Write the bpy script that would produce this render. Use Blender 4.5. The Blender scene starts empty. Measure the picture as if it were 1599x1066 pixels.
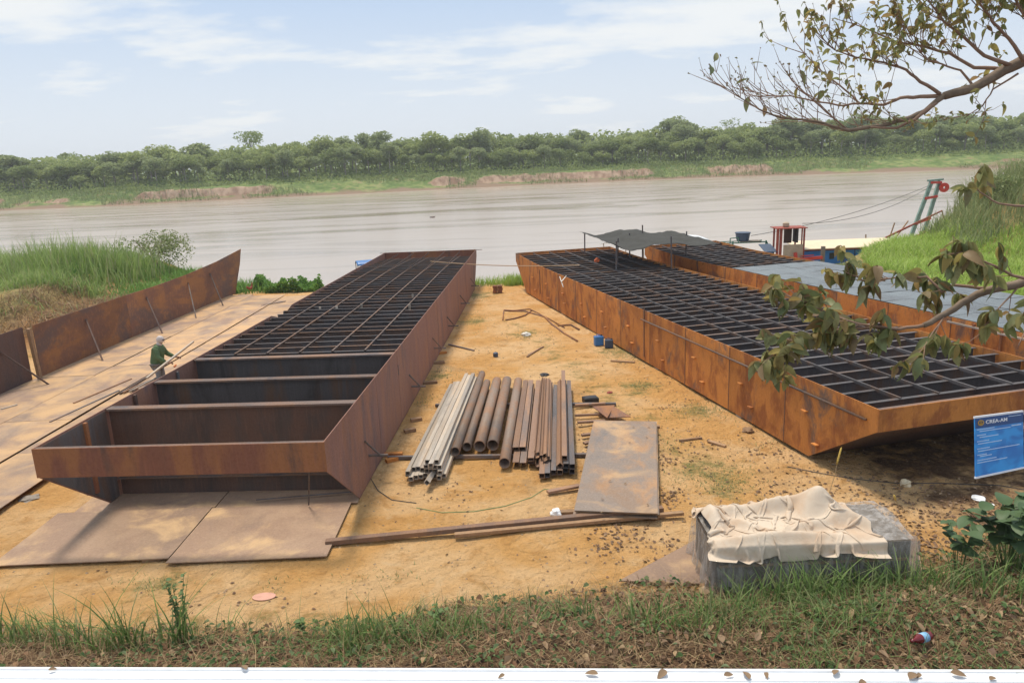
import bpy, math, random
import numpy as np
from mathutils import Vector, Matrix, noise
random.seed(7); rng = np.random.default_rng(7)
R = math.radians
SC = bpy.context.scene
COL = SC.collection

# ------------------------------------------------------------------ camera
SLOPE = 0.0134                      # the yard falls gently towards the river
YM = Matrix.Rotation(-SLOPE, 4, 'X')  # yard frame -> world
EYE, FPX, PITCH, ROLL = 6.6, 1155.8, 0.2325, 0.0419
cd = bpy.data.cameras.new('camera'); cam = bpy.data.objects.new('camera', cd); COL.objects.link(cam)
cd.sensor_width = 36; cd.lens = FPX / 1599 * 36; cd.clip_start = 0.1; cd.clip_end = 9000
cam.matrix_world = YM @ Matrix.Translation((0, 0, EYE)) @ Matrix.Rotation(math.pi/2 - PITCH, 4, 'X') @ Matrix.Rotation(-ROLL, 4, 'Z')
SC.camera = cam

# ------------------------------------------------------------------ sky and sun
SUN_EL, SUN_AZ = R(68), R(-28)      # azimuth measured clockwise from +Y (away from the camera)
w = bpy.data.worlds.new("World"); SC.world = w; w.use_nodes = True
nt = w.node_tree; nt.nodes.clear()
def N(t, **k):
    n = nt.nodes.new(t)
    for a, b in k.items(): setattr(n, a, b)
    return n
out = N('ShaderNodeOutputWorld'); bg = N('ShaderNodeBackground'); bg.inputs[1].default_value = 0.09
sky = N('ShaderNodeTexSky', sky_type='NISHITA', sun_disc=False, sun_elevation=SUN_EL, sun_rotation=SUN_AZ)
sky.air_density = 1.0; sky.dust_density = 1.5; sky.ozone_density = 1.5
tc = N('ShaderNodeTexCoord'); sep = N('ShaderNodeSeparateXYZ'); nt.links.new(tc.outputs['Generated'], sep.inputs[0])
def M_(op, a, b=None, c=None):
    n = N('ShaderNodeMath', operation=op)
    for i, v in enumerate((a, b, c)):
        if v is None: continue
        if isinstance(v, (int, float)): n.inputs[i].default_value = v
        else: nt.links.new(v, n.inputs[i])
    return n.outputs[0]
zc = M_('MAXIMUM', sep.outputs[2], 0.0)
den = M_('ADD', zc, 0.16)
cmb = N('ShaderNodeCombineXYZ')
nt.links.new(M_('DIVIDE', sep.outputs[0], den), cmb.inputs[0]); nt.links.new(M_('DIVIDE', sep.outputs[1], den), cmb.inputs[1])
mp = N('ShaderNodeMapping'); mp.inputs['Rotation'].default_value = (0, 0, R(12)); mp.inputs['Scale'].default_value = (0.8, 1.15, 1); mp.inputs['Location'].default_value = (3.1, 0.4, 0)
nt.links.new(cmb.outputs[0], mp.inputs[0])
n1 = N('ShaderNodeTexNoise'); n1.inputs['Scale'].default_value = 1.1; n1.inputs['Detail'].default_value = 7; n1.inputs['Roughness'].default_value = .5; n1.inputs['Distortion'].default_value = .25
nt.links.new(mp.outputs[0], n1.inputs['Vector'])
n2 = N('ShaderNodeTexNoise'); n2.inputs['Scale'].default_value = 5.5; n2.inputs['Detail'].default_value = 5; n2.inputs['Roughness'].default_value = .6
nt.links.new(mp.outputs[0], n2.inputs['Vector'])
cl = M_('ADD', M_('MULTIPLY', n1.outputs[0], .8), M_('MULTIPLY', n2.outputs[0], .22))
cr = N('ShaderNodeMapRange', interpolation_type='SMOOTHSTEP'); cr.inputs[1].default_value = .42; cr.inputs[2].default_value = .64; cr.inputs[3].default_value = .05; cr.inputs[4].default_value = 1.0
nt.links.new(cl, cr.inputs[0])
# a milky veil thickens towards the horizon
veil = N('ShaderNodeMapRange', interpolation_type='SMOOTHSTEP'); veil.inputs[1].default_value = 0.0; veil.inputs[2].default_value = .3; veil.inputs[3].default_value = .75; veil.inputs[4].default_value = 0.0
nt.links.new(sep.outputs[2], veil.inputs[0])
fac = M_('MAXIMUM', cr.outputs[0], veil.outputs[0])
thin = N('ShaderNodeMix', data_type='RGBA'); thin.inputs[0].default_value = .80     # high thin cloud over the blue
nt.links.new(sky.outputs[0], thin.inputs[6]); thin.inputs[7].default_value = (3.5, 4.8, 6.8, 1)
mx = N('ShaderNodeMix', data_type='RGBA'); nt.links.new(fac, mx.inputs[0]); nt.links.new(thin.outputs[2], mx.inputs[6]); mx.inputs[7].default_value = (6.8, 7.05, 7.2, 1)
nt.links.new(mx.outputs[2], bg.inputs[0]); nt.links.new(bg.outputs[0], out.inputs[0])
sd = bpy.data.lights.new('sun', 'SUN'); sd.energy = 2.45; sd.angle = R(11); sd.color = (1, .89, .73)
so = bpy.data.objects.new('sun', sd); COL.objects.link(so)
sdir = Vector((math.sin(SUN_AZ)*math.cos(SUN_EL), math.cos(SUN_AZ)*math.cos(SUN_EL), math.sin(SUN_EL)))
so.rotation_euler = sdir.to_track_quat('Z', 'Y').to_euler(); so.location = sdir*40
SC.view_settings.view_transform = 'Standard'; SC.view_settings.look = 'None'
SC.view_settings.exposure = 0.54; SC.view_settings.gamma = 1; SC.view_settings.use_curve_mapping = False

# ------------------------------------------------------------------ placement helpers (yard frame)
_fw = Vector((0, math.cos(PITCH), -math.sin(PITCH))); _up = Vector((0, math.sin(PITCH), math.cos(PITCH)))
def ray(px, py):
    u, v = px - 799.5, py - 533
    a = u*math.cos(ROLL) - v*math.sin(ROLL); b = u*math.sin(ROLL) + v*math.cos(ROLL)
    return Vector((a, 0, 0)) - b*_up + FPX*_fw
def G(px, py, h=0):
    d = ray(px, py); t = (h - EYE)/d.z
    return Vector((d.x*t, d.y*t, h))
def P(px, py, dist):
    d = ray(px, py); return Vector((0, 0, EYE)) + d*(dist/FPX)

# ------------------------------------------------------------------ materials
def mat(name, fn, rough=.8, metallic=0.0, spec=None):
    m = bpy.data.materials.new(name); m.use_nodes = True
    t = m.node_tree; b = t.nodes['Principled BSDF']
    b.inputs['Roughness'].default_value = rough; b.inputs['Metallic'].default_value = metallic
    if spec is not None: b.inputs['Specular IOR Level'].default_value = spec
    fn(K(t), b); return m
class K:
    def __init__(s, t): s.t = t
    def n(s, ty, **k):
        x = s.t.nodes.new(ty)
        for a, b in k.items(): setattr(x, a, b)
        return x
    def l(s, a, b): s.t.links.new(a, b)
    def val(s, inp, v):
        if hasattr(v, 'is_output') or isinstance(v, bpy.types.NodeSocket): s.l(v, inp)
        else: inp.default_value = v
    def coord(s, scale=(1, 1, 1), rnd=True, world=False):
        tc = s.n('ShaderNodeTexCoord'); mp = s.n('ShaderNodeMapping'); mp.inputs['Scale'].default_value = scale
        if world:
            g = s.n('ShaderNodeNewGeometry'); s.l(g.outputs['Position'], mp.inputs[0])
        else: s.l(tc.outputs['Object'], mp.inputs[0])
        if rnd and not world:
            oi = s.n('ShaderNodeObjectInfo'); ml = s.n('ShaderNodeMath', operation='MULTIPLY'); ml.inputs[1].default_value = 37.0
            s.l(oi.outputs['Random'], ml.inputs[0]); s.l(ml.outputs[0], mp.inputs['Location'])
        return mp.outputs[0]
    def noise(s, vec, scale, detail=5, rough=.55, dist=0):
        x = s.n('ShaderNodeTexNoise'); x.inputs['Scale'].default_value = scale; x.inputs['Detail'].default_value = detail
        x.inputs['Roughness'].default_value = rough; x.inputs['Distortion'].default_value = dist
        s.l(vec, x.inputs['Vector']); return x.outputs[0]
    def ramp(s, f, lo, hi, a=0.0, b=1.0):
        x = s.n('ShaderNodeMapRange', interpolation_type='SMOOTHSTEP'); s.l(f, x.inputs[0])
        for i, v in ((1, lo), (2, hi), (3, a), (4, b)): x.inputs[i].default_value = v
        return x.outputs[0]
    def mix(s, f, a, b, blend='MIX'):
        x = s.n('ShaderNodeMix', data_type='RGBA', blend_type=blend)
        for i, v in ((0, f), (6, a), (7, b)):
            if isinstance(v, tuple): v = (*v, 1) if len(v) == 3 else v
            s.val(x.inputs[i], v)
        return x.outputs[2]
    def math(s, op, a, b=0.0):
        x = s.n('ShaderNodeMath', operation=op); s.val(x.inputs[0], a); s.val(x.inputs[1], b); return x.outputs[0]
    def bump(s, b, h, strength=.3, dist=.02, normal=None):
        x = s.n('ShaderNodeBump'); x.inputs['Strength'].default_value = strength; x.inputs['Distance'].default_value = dist
        s.l(h, x.inputs['Height'])
        if normal: s.l(normal, x.inputs['Normal'])
        s.l(x.outputs[0], b.inputs['Normal']); return x.outputs[0]
    def rand(s):
        return s.n('ShaderNodeObjectInfo').outputs['Random']
    def island(s):
        return s.n('ShaderNodeNewGeometry').outputs['Random Per Island']

def rust(name, main, alt, dark, amt_alt=(.45, .6), amt_dark=(.52, .68), streak=(1, 1, .25), dust=None, rough=.75, var=.18, scale=1.0):
    def fn(k, b):
        v = k.coord(tuple(scale*q for q in streak)); v2 = k.coord()
        a = k.noise(v, 1.5, 6, .62, .4); d = k.noise(v, .9, 7, .65, .6); f = k.noise(v2, 22*scale, 5, .7)
        c = k.mix(k.ramp(a, *amt_alt), main, alt)
        c = k.mix(k.ramp(d, *amt_dark), c, dark)
        c = k.mix(k.ramp(f, .42, .75, .0, .28), c, tuple(q*.6 for q in main))
        big = k.noise(k.coord(tuple(.5*q for q in streak)), .8, 4, .6, 1.0); c = k.mix(k.ramp(big, .5, .66, 0, .5), c, tuple(q*.72 for q in alt))
        fine = k.noise(k.coord((streak[0]*8, streak[1]*8, streak[2]*2)), 3, 4, .6)
        c = k.mix(k.ramp(fine, .5, .75, 0, .35), c, tuple(min(1, q*1.5) for q in main))
        if dust:
            du = k.noise(v2, .8, 6, .6, .5); c = k.mix(k.ramp(du, dust[0], dust[1], 0, dust[2]), c, dust[3])
        r = k.math('ADD', k.math('MULTIPLY', k.rand(), 2*var), 1-var)
        hs = k.n('ShaderNodeHueSaturation'); k.l(c, hs.inputs['Color']); k.l(r, hs.inputs['Value']); k.l(hs.outputs[0], b.inputs['Base Color'])
        k.bump(b, k.math('ADD', f, k.math('MULTIPLY', k.noise(v2, 1.2, 2), 3.0)), .35, .012)
        k.l(k.ramp(f, .3, .7, rough-.12, min(1, rough+.15)), b.inputs['Roughness'])
    return mat(name, fn, rough, .0, .3)
SAND = (.60, .345, .135)
MT = {}
MT['mauve_rust'] = rust('mauve_rust', (.26, .14, .112), (.31, .155, .10), (.18, .115, .108), var=.08, streak=(1, 1, .3))
MT['front_rust'] = rust('front_rust', (.23, .095, .06), (.33, .14, .06), (.13, .078, .062), var=.1)
MT['orange_rust'] = rust('orange_rust', (.58, .235, .06), (.34, .12, .04), (.165, .115, .092), amt_alt=(.46, .64), amt_dark=(.53, .68), var=.14, streak=(1.3, 1.3, .8))
MT['panel_rust'] = rust('panel_rust', (.33, .15, .06), (.20, .10, .068), (.145, .095, .082), amt_alt=(.38, .6), amt_dark=(.5, .64), var=.15, streak=(1, .35, .8))
MT['dark_panel'] = rust('dark_panel', (.14, .08, .065), (.18, .095, .065), (.10, .07, .065), var=.08)
MT['dark_steel'] = rust('dark_steel', (.12, .112, .114), (.15, .098, .074), (.07, .064, .066), var=.25, rough=.6)
MT['inner_steel'] = rust('inner_steel', (.10, .09, .088), (.155, .09, .058), (.062, .054, .052), amt_alt=(.5, .7), var=.15, rough=.55)
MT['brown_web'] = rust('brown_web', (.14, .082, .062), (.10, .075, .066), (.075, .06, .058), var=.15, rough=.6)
MT['flange'] = rust('flange', (.15, .105, .085), (.20, .11, .065), (.07, .062, .065), var=.25, rough=.6)
MT['beam_top'] = rust('beam_top', (.105, .095, .095), (.17, .10, .065), (.07, .064, .066), amt_alt=(.5, .66), var=.3, rough=.55)
MT['deck_plate'] = rust('deck_plate', (.175, .20, .215), (.15, .165, .175), (.125, .13, .135), var=.06, streak=(.5, .5, .5), rough=.5)
MT['dusty_plate'] = rust('dusty_plate', (.30, .205, .155), (.36, .26, .19), (.22, .165, .14), dust=(.34, .66, .85, (.60, .38, .19)), var=.08, streak=(.9, .35, .5))
MT['mauve_plate'] = rust('mauve_plate', (.31, .205, .14), (.36, .245, .165), (.24, .165, .125), dust=(.50, .68, .75, (.60, .40, .21)), var=.05, streak=(.7, .7, .7))
MT['stack_plate'] = rust('stack_plate', (.26, .205, .165), (.42, .24, .12), (.19, .165, .15), amt_alt=(.46, .66), dust=(.52, .68, .75, (.55, .35, .18)), var=.05, streak=(1.2, .6, 1), rough=.5)
MT['grey_tube'] = rust('grey_tube', (.42, .37, .31), (.46, .36, .26), (.28, .25, .22), var=.25, streak=(3, .3, 3), rough=.5)
MT['brown_pipe'] = rust('brown_pipe', (.29, .165, .10), (.24, .18, .14), (.19, .155, .135), amt_alt=(.4, .6), var=.2, streak=(2, .7, 2), rough=.6)
MT['brown_bar'] = rust('brown_bar', (.25, .15, .10), (.31, .175, .10), (.165, .125, .105), var=.25, streak=(2, .3, 2), rough=.6)
MT['dark_bar'] = rust('dark_bar', (.13, .12, .122), (.19, .13, .10), (.085, .078, .08), var=.25, streak=(2, .3, 2), rough=.5)
MT['weld'] = rust('weld', (.13, .085, .07), (.20, .11, .06), (.09, .07, .065), var=.2)
MT['hollow'] = mat('hollow', lambda k, b: b.inputs['Base Color'].__setattr__('default_value', (.03, .022, .018, 1)), .9)
def plain(name, c, rough=.6, var=.0, nscale=6, amt=.25, metallic=0, trans=0, bump=0):
    def fn(k, b):
        f = k.noise(k.coord(), nscale, 5, .6)
        cc = k.mix(k.ramp(f, .35, .7, 0, amt), c, tuple(q*.5 for q in c))
        if var:
            hs = k.n('ShaderNodeHueSaturation'); k.l(cc, hs.inputs['Color']); k.l(k.math('ADD', k.math('MULTIPLY', k.rand(), 2*var), 1-var), hs.inputs['Value']); cc = hs.outputs[0]
        k.l(cc, b.inputs['Base Color'])
        if bump: k.bump(b, f, bump, .02)
        if trans: b.inputs['Transmission Weight'].default_value = trans
    return mat(name, fn, rough, metallic)
MT['wood'] = plain('wood', (.36, .22, .12), .85, .25, 12, .5, bump=.4)
MT['grey_wood'] = plain('grey_wood', (.26, .22, .18), .85, .2, 12, .5, bump=.4)
MT['white_metal'] = plain('white_metal', (.80, .82, .84), .5, 0, 5, .16)
MT['blue_paint'] = plain('blue_paint', (.03, .20, .56), .5, .1, 3, .3)
MT['blue_plastic'] = plain('blue_plastic', (.05, .20, .50), .4, .1, 9, .3)
MT['navy'] = plain('navy', (.045, .075, .13), .5)
MT['red_paint'] = plain('red_paint', (.52, .045, .03), .5, .05, 4, .3)
MT['cabin_red'] = plain('cabin_red', (.30, .06, .035), .7, .05, 4, .4)
MT['green_paint'] = plain('green_paint', (.075, .20, .14), .6, .05, 4, .35)
MT['mast_paint'] = plain('mast_paint', (.19, .30, .25), .6, .05, 3, .6)
MT['cream'] = plain('cream', (.74, .62, .42), .6, .03, 2, .12)
MT['plywood'] = plain('plywood', (.44, .35, .25), .8, .05, 2, .4)
MT['crate_dark'] = plain('crate_dark', (.19, .155, .12), .8, 0, 2.5, .5)
MT['black'] = plain('black', (.02, .02, .022), .5)
MT['rope'] = plain('rope', (.45, .30, .18), .9)
MT['white_rag'] = plain('white_rag', (.7, .68, .62), .9)
MT['orange_ball'] = plain('orange_ball', (.75, .16, .05), .5)
MT['cable'] = plain('cable', (.07, .065, .06), .7)
MT['tarp'] = plain('tarp', (.075, .075, .07), .6, 0, 1.5, .3, bump=.2)
MT['tarp'].node_tree.nodes['Principled BSDF'].inputs['Roughness'].default_value = .95; MT['tarp'].node_tree.nodes['Principled BSDF'].inputs['Specular IOR Level'].default_value = .1
MT['green_cloth'] = plain('green_cloth', (.10, .165, .075), .9, 0, 6, .45, bump=.5)
MT['grey_cloth'] = plain('grey_cloth', (.20, .22, .25), .9, 0, 6, .35, bump=.5)
MT['skin'] = plain('skin', (.30, .16, .10), .6, 0, 8, .1)
MT['head_cloth'] = plain('head_cloth', (.66, .58, .54), .9, 0, 30, .6)
MT['bark'] = plain('bark', (.23, .17, .12), .9, 0, 14, .5, bump=.6)
MT['twig'] = plain('twig', (.30, .19, .13), .85, 0, 14, .4)
MT['far_bark'] = plain('far_bark', (.30, .27, .22), .9, .25, 1.5, .3)
MT['orange_tool'] = plain('orange_tool', (.62, .18, .04), .5)
MT['sign_white'] = plain('sign_white', (.85, .86, .88), .5, 0, 3, .03)
MT['sign_dark'] = plain('sign_dark', (.02, .09, .26), .45, 0, 3, .1)
MT['sign_gold'] = plain('sign_gold', (.50, .30, .06), .5, 0, 30, .3)
MT['sign_text'] = plain('sign_text', (.60, .76, .92), .5, 0, 3, .1)
def signfn(k, b):
    v = k.coord((1, 1, 2.2), rnd=False); f = k.noise(v, 2.6, 2, .5, .6)
    k.l(k.mix(k.ramp(f, .35, .65), (.025, .21, .60), (.04, .36, .82)), b.inputs['Base Color'])
MT['sign_blue'] = mat('sign_blue', signfn, .4)
def sackfn(k, b):
    v = k.coord(rnd=False); f = k.noise(v, 2.2, 5, .6, .4); g = k.noise(v, 60, 3, .6)
    c = k.mix(k.ramp(f, .4, .65), (.60, .50, .39), (.54, .40, .28)); k.l(c, b.inputs['Base Color']); k.bump(b, k.math('ADD', k.noise(v, 7, 4, .55, 1.0), k.math('MULTIPLY', g, .15)), .25, .03)
MT['sack'] = mat('sack', sackfn, .85)
def filmfn(k, b):
    v = k.coord((1, 1, .22), rnd=False); f = k.noise(v, 9, 4, .6, .3)
    k.l(k.mix(k.ramp(f, .35, .65), (.36, .34, .31), (.50, .48, .46)), b.inputs['Base Color'])
    k.l(k.ramp(f, .3, .75, .22, .62), b.inputs['Alpha']); k.bump(b, k.noise(k.coord((2, 2, .5)), 4, 4, .6, .8), .5, .03)
MT['film'] = mat('film', filmfn, .35)

def leafmat(name, cols, rough=.6, trans=.25):
    def fn(k, b):
        i = k.island(); r = k.n('ShaderNodeValToRGB'); r.color_ramp.interpolation = 'LINEAR'
        e = r.color_ramp.elements
        e[0].position = 0; e[0].color = (*cols[0], 1); e[1].position = 1; e[1].color = (*cols[-1], 1)
        for q, c in enumerate(cols[1:-1]): x = e.new((q+1)/(len(cols)-1)); x.color = (*c, 1)
        k.l(i, r.inputs[0]); k.l(r.outputs[0], b.inputs['Base Color'])
        if trans:
            tr = k.n('ShaderNodeBsdfTranslucent'); k.l(r.outputs[0], tr.inputs[0]); ms = k.n('ShaderNodeMixShader'); ms.inputs[0].default_value = trans
            o = [n for n in k.t.nodes if n.type == 'OUTPUT_MATERIAL'][0]
            k.l(b.outputs[0], ms.inputs[1]); k.l(tr.outputs[0], ms.inputs[2]); k.l(ms.outputs[0], o.inputs[0])
    return mat(name, fn, rough, 0, .3)
MT['grass_near'] = leafmat('grass_near', [(.07, .13, .035), (.13, .22, .055), (.20, .30, .085), (.27, .29, .13), (.09, .16, .045)], .7, .3)
MT['grass_bright'] = leafmat('grass_bright', [(.25, .39, .06), (.36, .52, .09), (.46, .59, .14), (.29, .43, .08), (.46, .50, .20)], .7, .35)
MT['grass_left'] = leafmat('grass_left', [(.20, .31, .07), (.30, .42, .11), (.39, .49, .18), (.20, .29, .08), (.45, .43, .25)], .7, .35)
MT['grass_olive'] = leafmat('grass_olive', [(.17, .225, .08), (.26, .31, .12), (.33, .35, .17), (.20, .25, .10)], .7, .3)
MT['weed'] = leafmat('weed', [(.13, .25, .055), (.20, .36, .08), (.16, .29, .065)], .7, .3)
MT['litter'] = leafmat('litter', [(.22, .12, .065), (.32, .19, .105), (.12, .07, .045), (.46, .33, .19), (.25, .16, .11)], .8, 0)
MT['creeper'] = leafmat('creeper', [(.05, .10, .035), (.09, .16, .05), (.15, .22, .08), (.22, .27, .14)])
MT['straw'] = leafmat('straw', [(.30, .19, .10), (.17, .10, .055), (.44, .32, .17), (.22, .15, .08)], .8, .1)
MT['yard_bits'] = leafmat('yard_bits', [(.20, .12, .07), (.28, .17, .10), (.14, .085, .055), (.38, .26, .16)], .8, 0)
MT['dark_leaf'] = leafmat('dark_leaf', [(.055, .10, .045), (.08, .135, .055), (.11, .16, .07)], .5, .15)
def brleaf(name, cols):
    def fn(k, b):
        i = k.rand(); r = k.n('ShaderNodeValToRGB'); e = r.color_ramp.elements
        e[0].position = 0; e[0].color = (*cols[0], 1); e[1].position = 1; e[1].color = (*cols[-1], 1)
        for q, c in enumerate(cols[1:-1]): x = e.new((q+1)/(len(cols)-1)); x.color = (*c, 1)
        k.l(i, r.inputs[0]); f = k.noise(k.coord(), 25, 4, .6)
        c = k.mix(k.ramp(f, .45, .7, 0, .5), r.outputs[0], (.14, .09, .04)); k.l(c, b.inputs['Base Color'])
        tr = k.n('ShaderNodeBsdfTranslucent'); k.l(c, tr.inputs[0]); ms = k.n('ShaderNodeMixShader'); ms.inputs[0].default_value = .3
        o = [n for n in k.t.nodes if n.type == 'OUTPUT_MATERIAL'][0]
        k.l(b.outputs[0], ms.inputs[1]); k.l(tr.outputs[0], ms.inputs[2]); k.l(ms.outputs[0], o.inputs[0])
    return mat(name, fn, .55, 0, .4)
MT['branch_leaf'] = brleaf('branch_leaf', [(.14, .18, .075), (.20, .235, .10), (.27, .29, .14), (.32, .29, .10), (.24, .15, .08), (.17, .21, .09)])
for nm, cols in (('canopy_a', [(.27, .33, .11), (.35, .41, .15), (.42, .47, .20)]), ('canopy_b', [(.20, .26, .085), (.26, .32, .11), (.32, .37, .15)]), ('canopy_c', [(.27, .33, .14), (.33, .39, .18), (.40, .44, .23)])):
    MT[nm] = leafmat(nm, cols, .9, .45)

# ------------------------------------------------------------------ mesh helpers
class MB:
    def __init__(s): s.v = []; s.f = []; s.m = []
    def add(s, vs, fs, mi=0):
        o = len(s.v); s.v += [tuple(v) for v in vs]; s.f += [tuple(i+o for i in f) for f in fs]; s.m += [mi]*len(fs); return s
    def box(s, c, d, rot=None, mi=0):
        c = Vector(c); vs = []
        for x in (-.5, .5):
            for y in (-.5, .5):
                for z in (-.5, .5):
                    p = Vector((x*d[0], y*d[1], z*d[2]))
                    if rot: p = rot @ p
                    vs.append(c+p)
        return s.add(vs, [(0, 1, 3, 2), (4, 6, 7, 5), (0, 4, 5, 1), (2, 3, 7, 6), (0, 2, 6, 4), (1, 5, 7, 3)], mi)
    def bar(s, a, b, w_, h_, up=(0, 0, 1), mi=0):
        a, b = Vector(a), Vector(b); y = (b-a); L = y.length; y.normalize(); u = Vector(up)
        x = y.cross(u)
        if x.length < 1e-4: x = y.cross(Vector((1, 0, 0)))
        x.normalize(); z = x.cross(y)
        return s.box((a+b)/2, (w_, L, h_), Matrix((x, y, z)).transposed(), mi)
    def tube(s, pts, rad, n=8, cap=True, mi=0):
        pts = [Vector(p) for p in pts]; rad = rad if isinstance(rad, (list, tuple)) else [rad]*len(pts)
        vs = []; fs = []; px = None
        for i, p in enumerate(pts):
            d = (pts[min(i+1, len(pts)-1)] - pts[max(i-1, 0)]).normalized()
            a = px if px is not None else (Vector((0, 0, 1)) if abs(d.z) < .9 else Vector((1, 0, 0)))
            x = (a - d*a.dot(d))
            if x.length < 1e-5: x = d.orthogonal()
            x.normalize(); px = x; y = d.cross(x)
            for j in range(n):
                t = 2*math.pi*j/n; vs.append(p + (x*math.cos(t)+y*math.sin(t))*rad[i])
        for i in range(len(pts)-1):
            for j in range(n):
                k = (j+1) % n; fs.append((i*n+j, i*n+k, (i+1)*n+k, (i+1)*n+j))
        if cap: fs.append(tuple(range(n))[::-1]); fs.append(tuple((len(pts)-1)*n+j for j in range(n)))
        return s.add(vs, fs, mi)
    def prism(s, poly, axis, a, b, mi=0):
        """poly: 2D points; axis 'x': (y,z) extruded x a..b; 'y': (x,z); 'z': (x,y)"""
        def mk(p, q):
            return {'x': (q, p[0], p[1]), 'y': (p[0], q, p[1]), 'z': (p[0], p[1], q)}[axis]
        n = len(poly); vs = [mk(p, a) for p in poly]+[mk(p, b) for p in poly]
        fs = [tuple(range(n)), tuple(range(2*n-1, n-1, -1))]+[(i, n+i, n+(i+1) % n, (i+1) % n) for i in range(n)]
        return s.add(vs, fs, mi)
    def build(s, name, m, parent=None, smooth=False, bevel=0, loc=None):
        me = bpy.data.meshes.new(name); me.from_pydata(s.v, [], s.f); me.validate()
        for x in (m if isinstance(m, (list, tuple)) else [m]): me.materials.append(MT[x] if isinstance(x, str) else x)
        if len(set(s.m)) > 1: me.polygons.foreach_set('material_index', s.m)
        if smooth: me.polygons.foreach_set('use_smooth', [True]*len(me.polygons))
        import bmesh
        bm = bmesh.new(); bm.from_mesh(me); bmesh.ops.recalc_face_normals(bm, faces=bm.faces)
        if bevel: bmesh.ops.bevel(bm, geom=list(bm.edges), offset=bevel, segments=1, affect='EDGES')
        bm.to_mesh(me); bm.free()
        return link(name, me, parent)
def link(name, me, parent=None):
    o = bpy.data.objects.new(name, me); COL.objects.link(o)
    if parent: o.parent = parent
    return o
def tag(o, label=None, cat=None, group=None, kind=None):
    if label: o['label'] = label
    if cat: o['category'] = cat
    if group: o['group'] = group
    if kind: o['kind'] = kind
    return o
def put(o, x, y, z=0.0, yaw=0.0, extra=None):
    o.matrix_world = YM @ Matrix.Translation((x, y, z)) @ Matrix.Rotation(yaw, 4, 'Z') @ (extra or Matrix()); return o
def empty(name, label, cat, loc=(0, 0, 0), yaw=0.0, group=None):
    e = bpy.data.objects.new(name, None); e.empty_display_size = .3; COL.objects.link(e); put(e, *loc, yaw); return tag(e, label, cat, group)
def copy_tree(o):
    c = o.copy(); COL.objects.link(c)
    for ch in list(o.children):
        d = ch.copy(); COL.objects.link(d); d.parent = c
        for g in ch.children:
            e = g.copy(); COL.objects.link(e); e.parent = d
    return c
def npmesh(name, V, F, m, parent=None, smooth=False):
    me = bpy.data.meshes.new(name); V = np.asarray(V, np.float32); F = np.asarray(F, np.int32)
    me.vertices.add(len(V)); me.vertices.foreach_set('co', V.ravel())
    k = F.shape[1]; me.loops.add(F.size); me.loops.foreach_set('vertex_index', F.ravel())
    me.polygons.add(len(F)); me.polygons.foreach_set('loop_start', np.arange(0, F.size, k, dtype=np.int32))
    me.polygons.foreach_set('use_smooth', np.full(len(F), smooth)); me.update(calc_edges=True)
    me.materials.append(MT[m] if isinstance(m, str) else m)
    return link(name, me, parent)
def sst(a, b, x): t = np.clip((x-a)/(b-a), 0, 1); return t*t*(3-2*t)

# value noise for terrain
_tab = rng.random((256, 256))
def vn(x, y):
    x = np.asarray(x, float)+1000; y = np.asarray(y, float)+1000
    xi = np.floor(x).astype(int); yi = np.floor(y).astype(int); fx = x-xi; fy = y-yi; fx = fx*fx*(3-2*fx); fy = fy*fy*(3-2*fy)
    a = _tab[xi % 256, yi % 256]; b = _tab[(xi+1) % 256, yi % 256]; c = _tab[xi % 256, (yi+1) % 256]; d = _tab[(xi+1) % 256, (yi+1) % 256]
    return (a*(1-fx)+b*fx)*(1-fy)+(c*(1-fx)+d*fx)*fy
def fbm(x, y, o=4):
    s = 0; a = .5
    for i in range(o): s = s+a*(vn(x*2**i+i*17, y*2**i+i*31)-.5); a *= .5
    return s

# ------------------------------------------------------------------ terrain
EX = [-40, -9, -5, -2.4, -1.1, .3, 2.9, 5, 6.5, 8.5, 12, 20]
EY = [10.1, 10.1, 9.9, 9.75, 10.2, 10.4, 10.5, 10.8, 10.9, 11.6, 12.3, 13.5]
def edge(x): return np.interp(x, EX, EY)
SX = [-80, -45, -30, -22, -14, -8, 6, 13, 17, 20, 22, 26, 34, 45, 90]
SY = [50, 50, 52, 50.5, 44.5, 43.8, 43.5, 42.8, 42.3, 43.5, 47, 51, 57, 61, 66]
def shore(x): return np.interp(x, SX, SY)
def height(x, y):
    x = np.asarray(x, float); y = np.asarray(y, float)
    h = .16*fbm(x*.22, y*.22)+.07*fbm(x*1.1, y*1.1)-.02
    flat = sst(3.2, 2.6, np.maximum(np.abs(x+6.4)-3.2, np.abs(y-13.5)-1.6)*1.0+2.6)   # levelled under the loose plates
    h = h*(1-.75*flat)
    h = h+.42*sst(.2, -1.9, y-edge(x))
    lm = (.35*sst(-18.0, -19.2, x+1.8*fbm(x*.5, y*.5))+.65*sst(-21.5, -24.5, x+1.8*fbm(x*.5, y*.5)))*sst(29, 33.5, y)
    h = h+lm*(1.15+.9*fbm(x*.45, y*.45))+.35*sst(-18, -24, x)*sst(20, 30, y)
    rm = sst(26.5, 34.5, x-.35*(y-46))*sst(40, 50, y)
    h = h+rm*(3.9+1.6*fbm(x*.12, y*.12))+.35*sst(15, 19, x)*sst(18, 30, y)
    d = y-shore(x)-1.2*fbm(x*.3, y*.3)
    h = h-(1.3+.25*lm*3+rm*4)*sst(-.8, 2.5, d)-3.5*sst(2.0, 9, d)
    return h
xs = np.unique(np.round(np.concatenate([np.arange(-110, -30, 2.0), np.arange(-30, -18, .5), np.arange(-18, 16, .22), np.arange(16, 40, .6), np.arange(40, 120, 2.5)]), 3))
ys = np.unique(np.round(np.concatenate([np.arange(-50, 5, 3.0), np.arange(5, 24, .2), np.arange(24, 56, .4), np.arange(56, 90, 1.5)]), 3))
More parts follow.
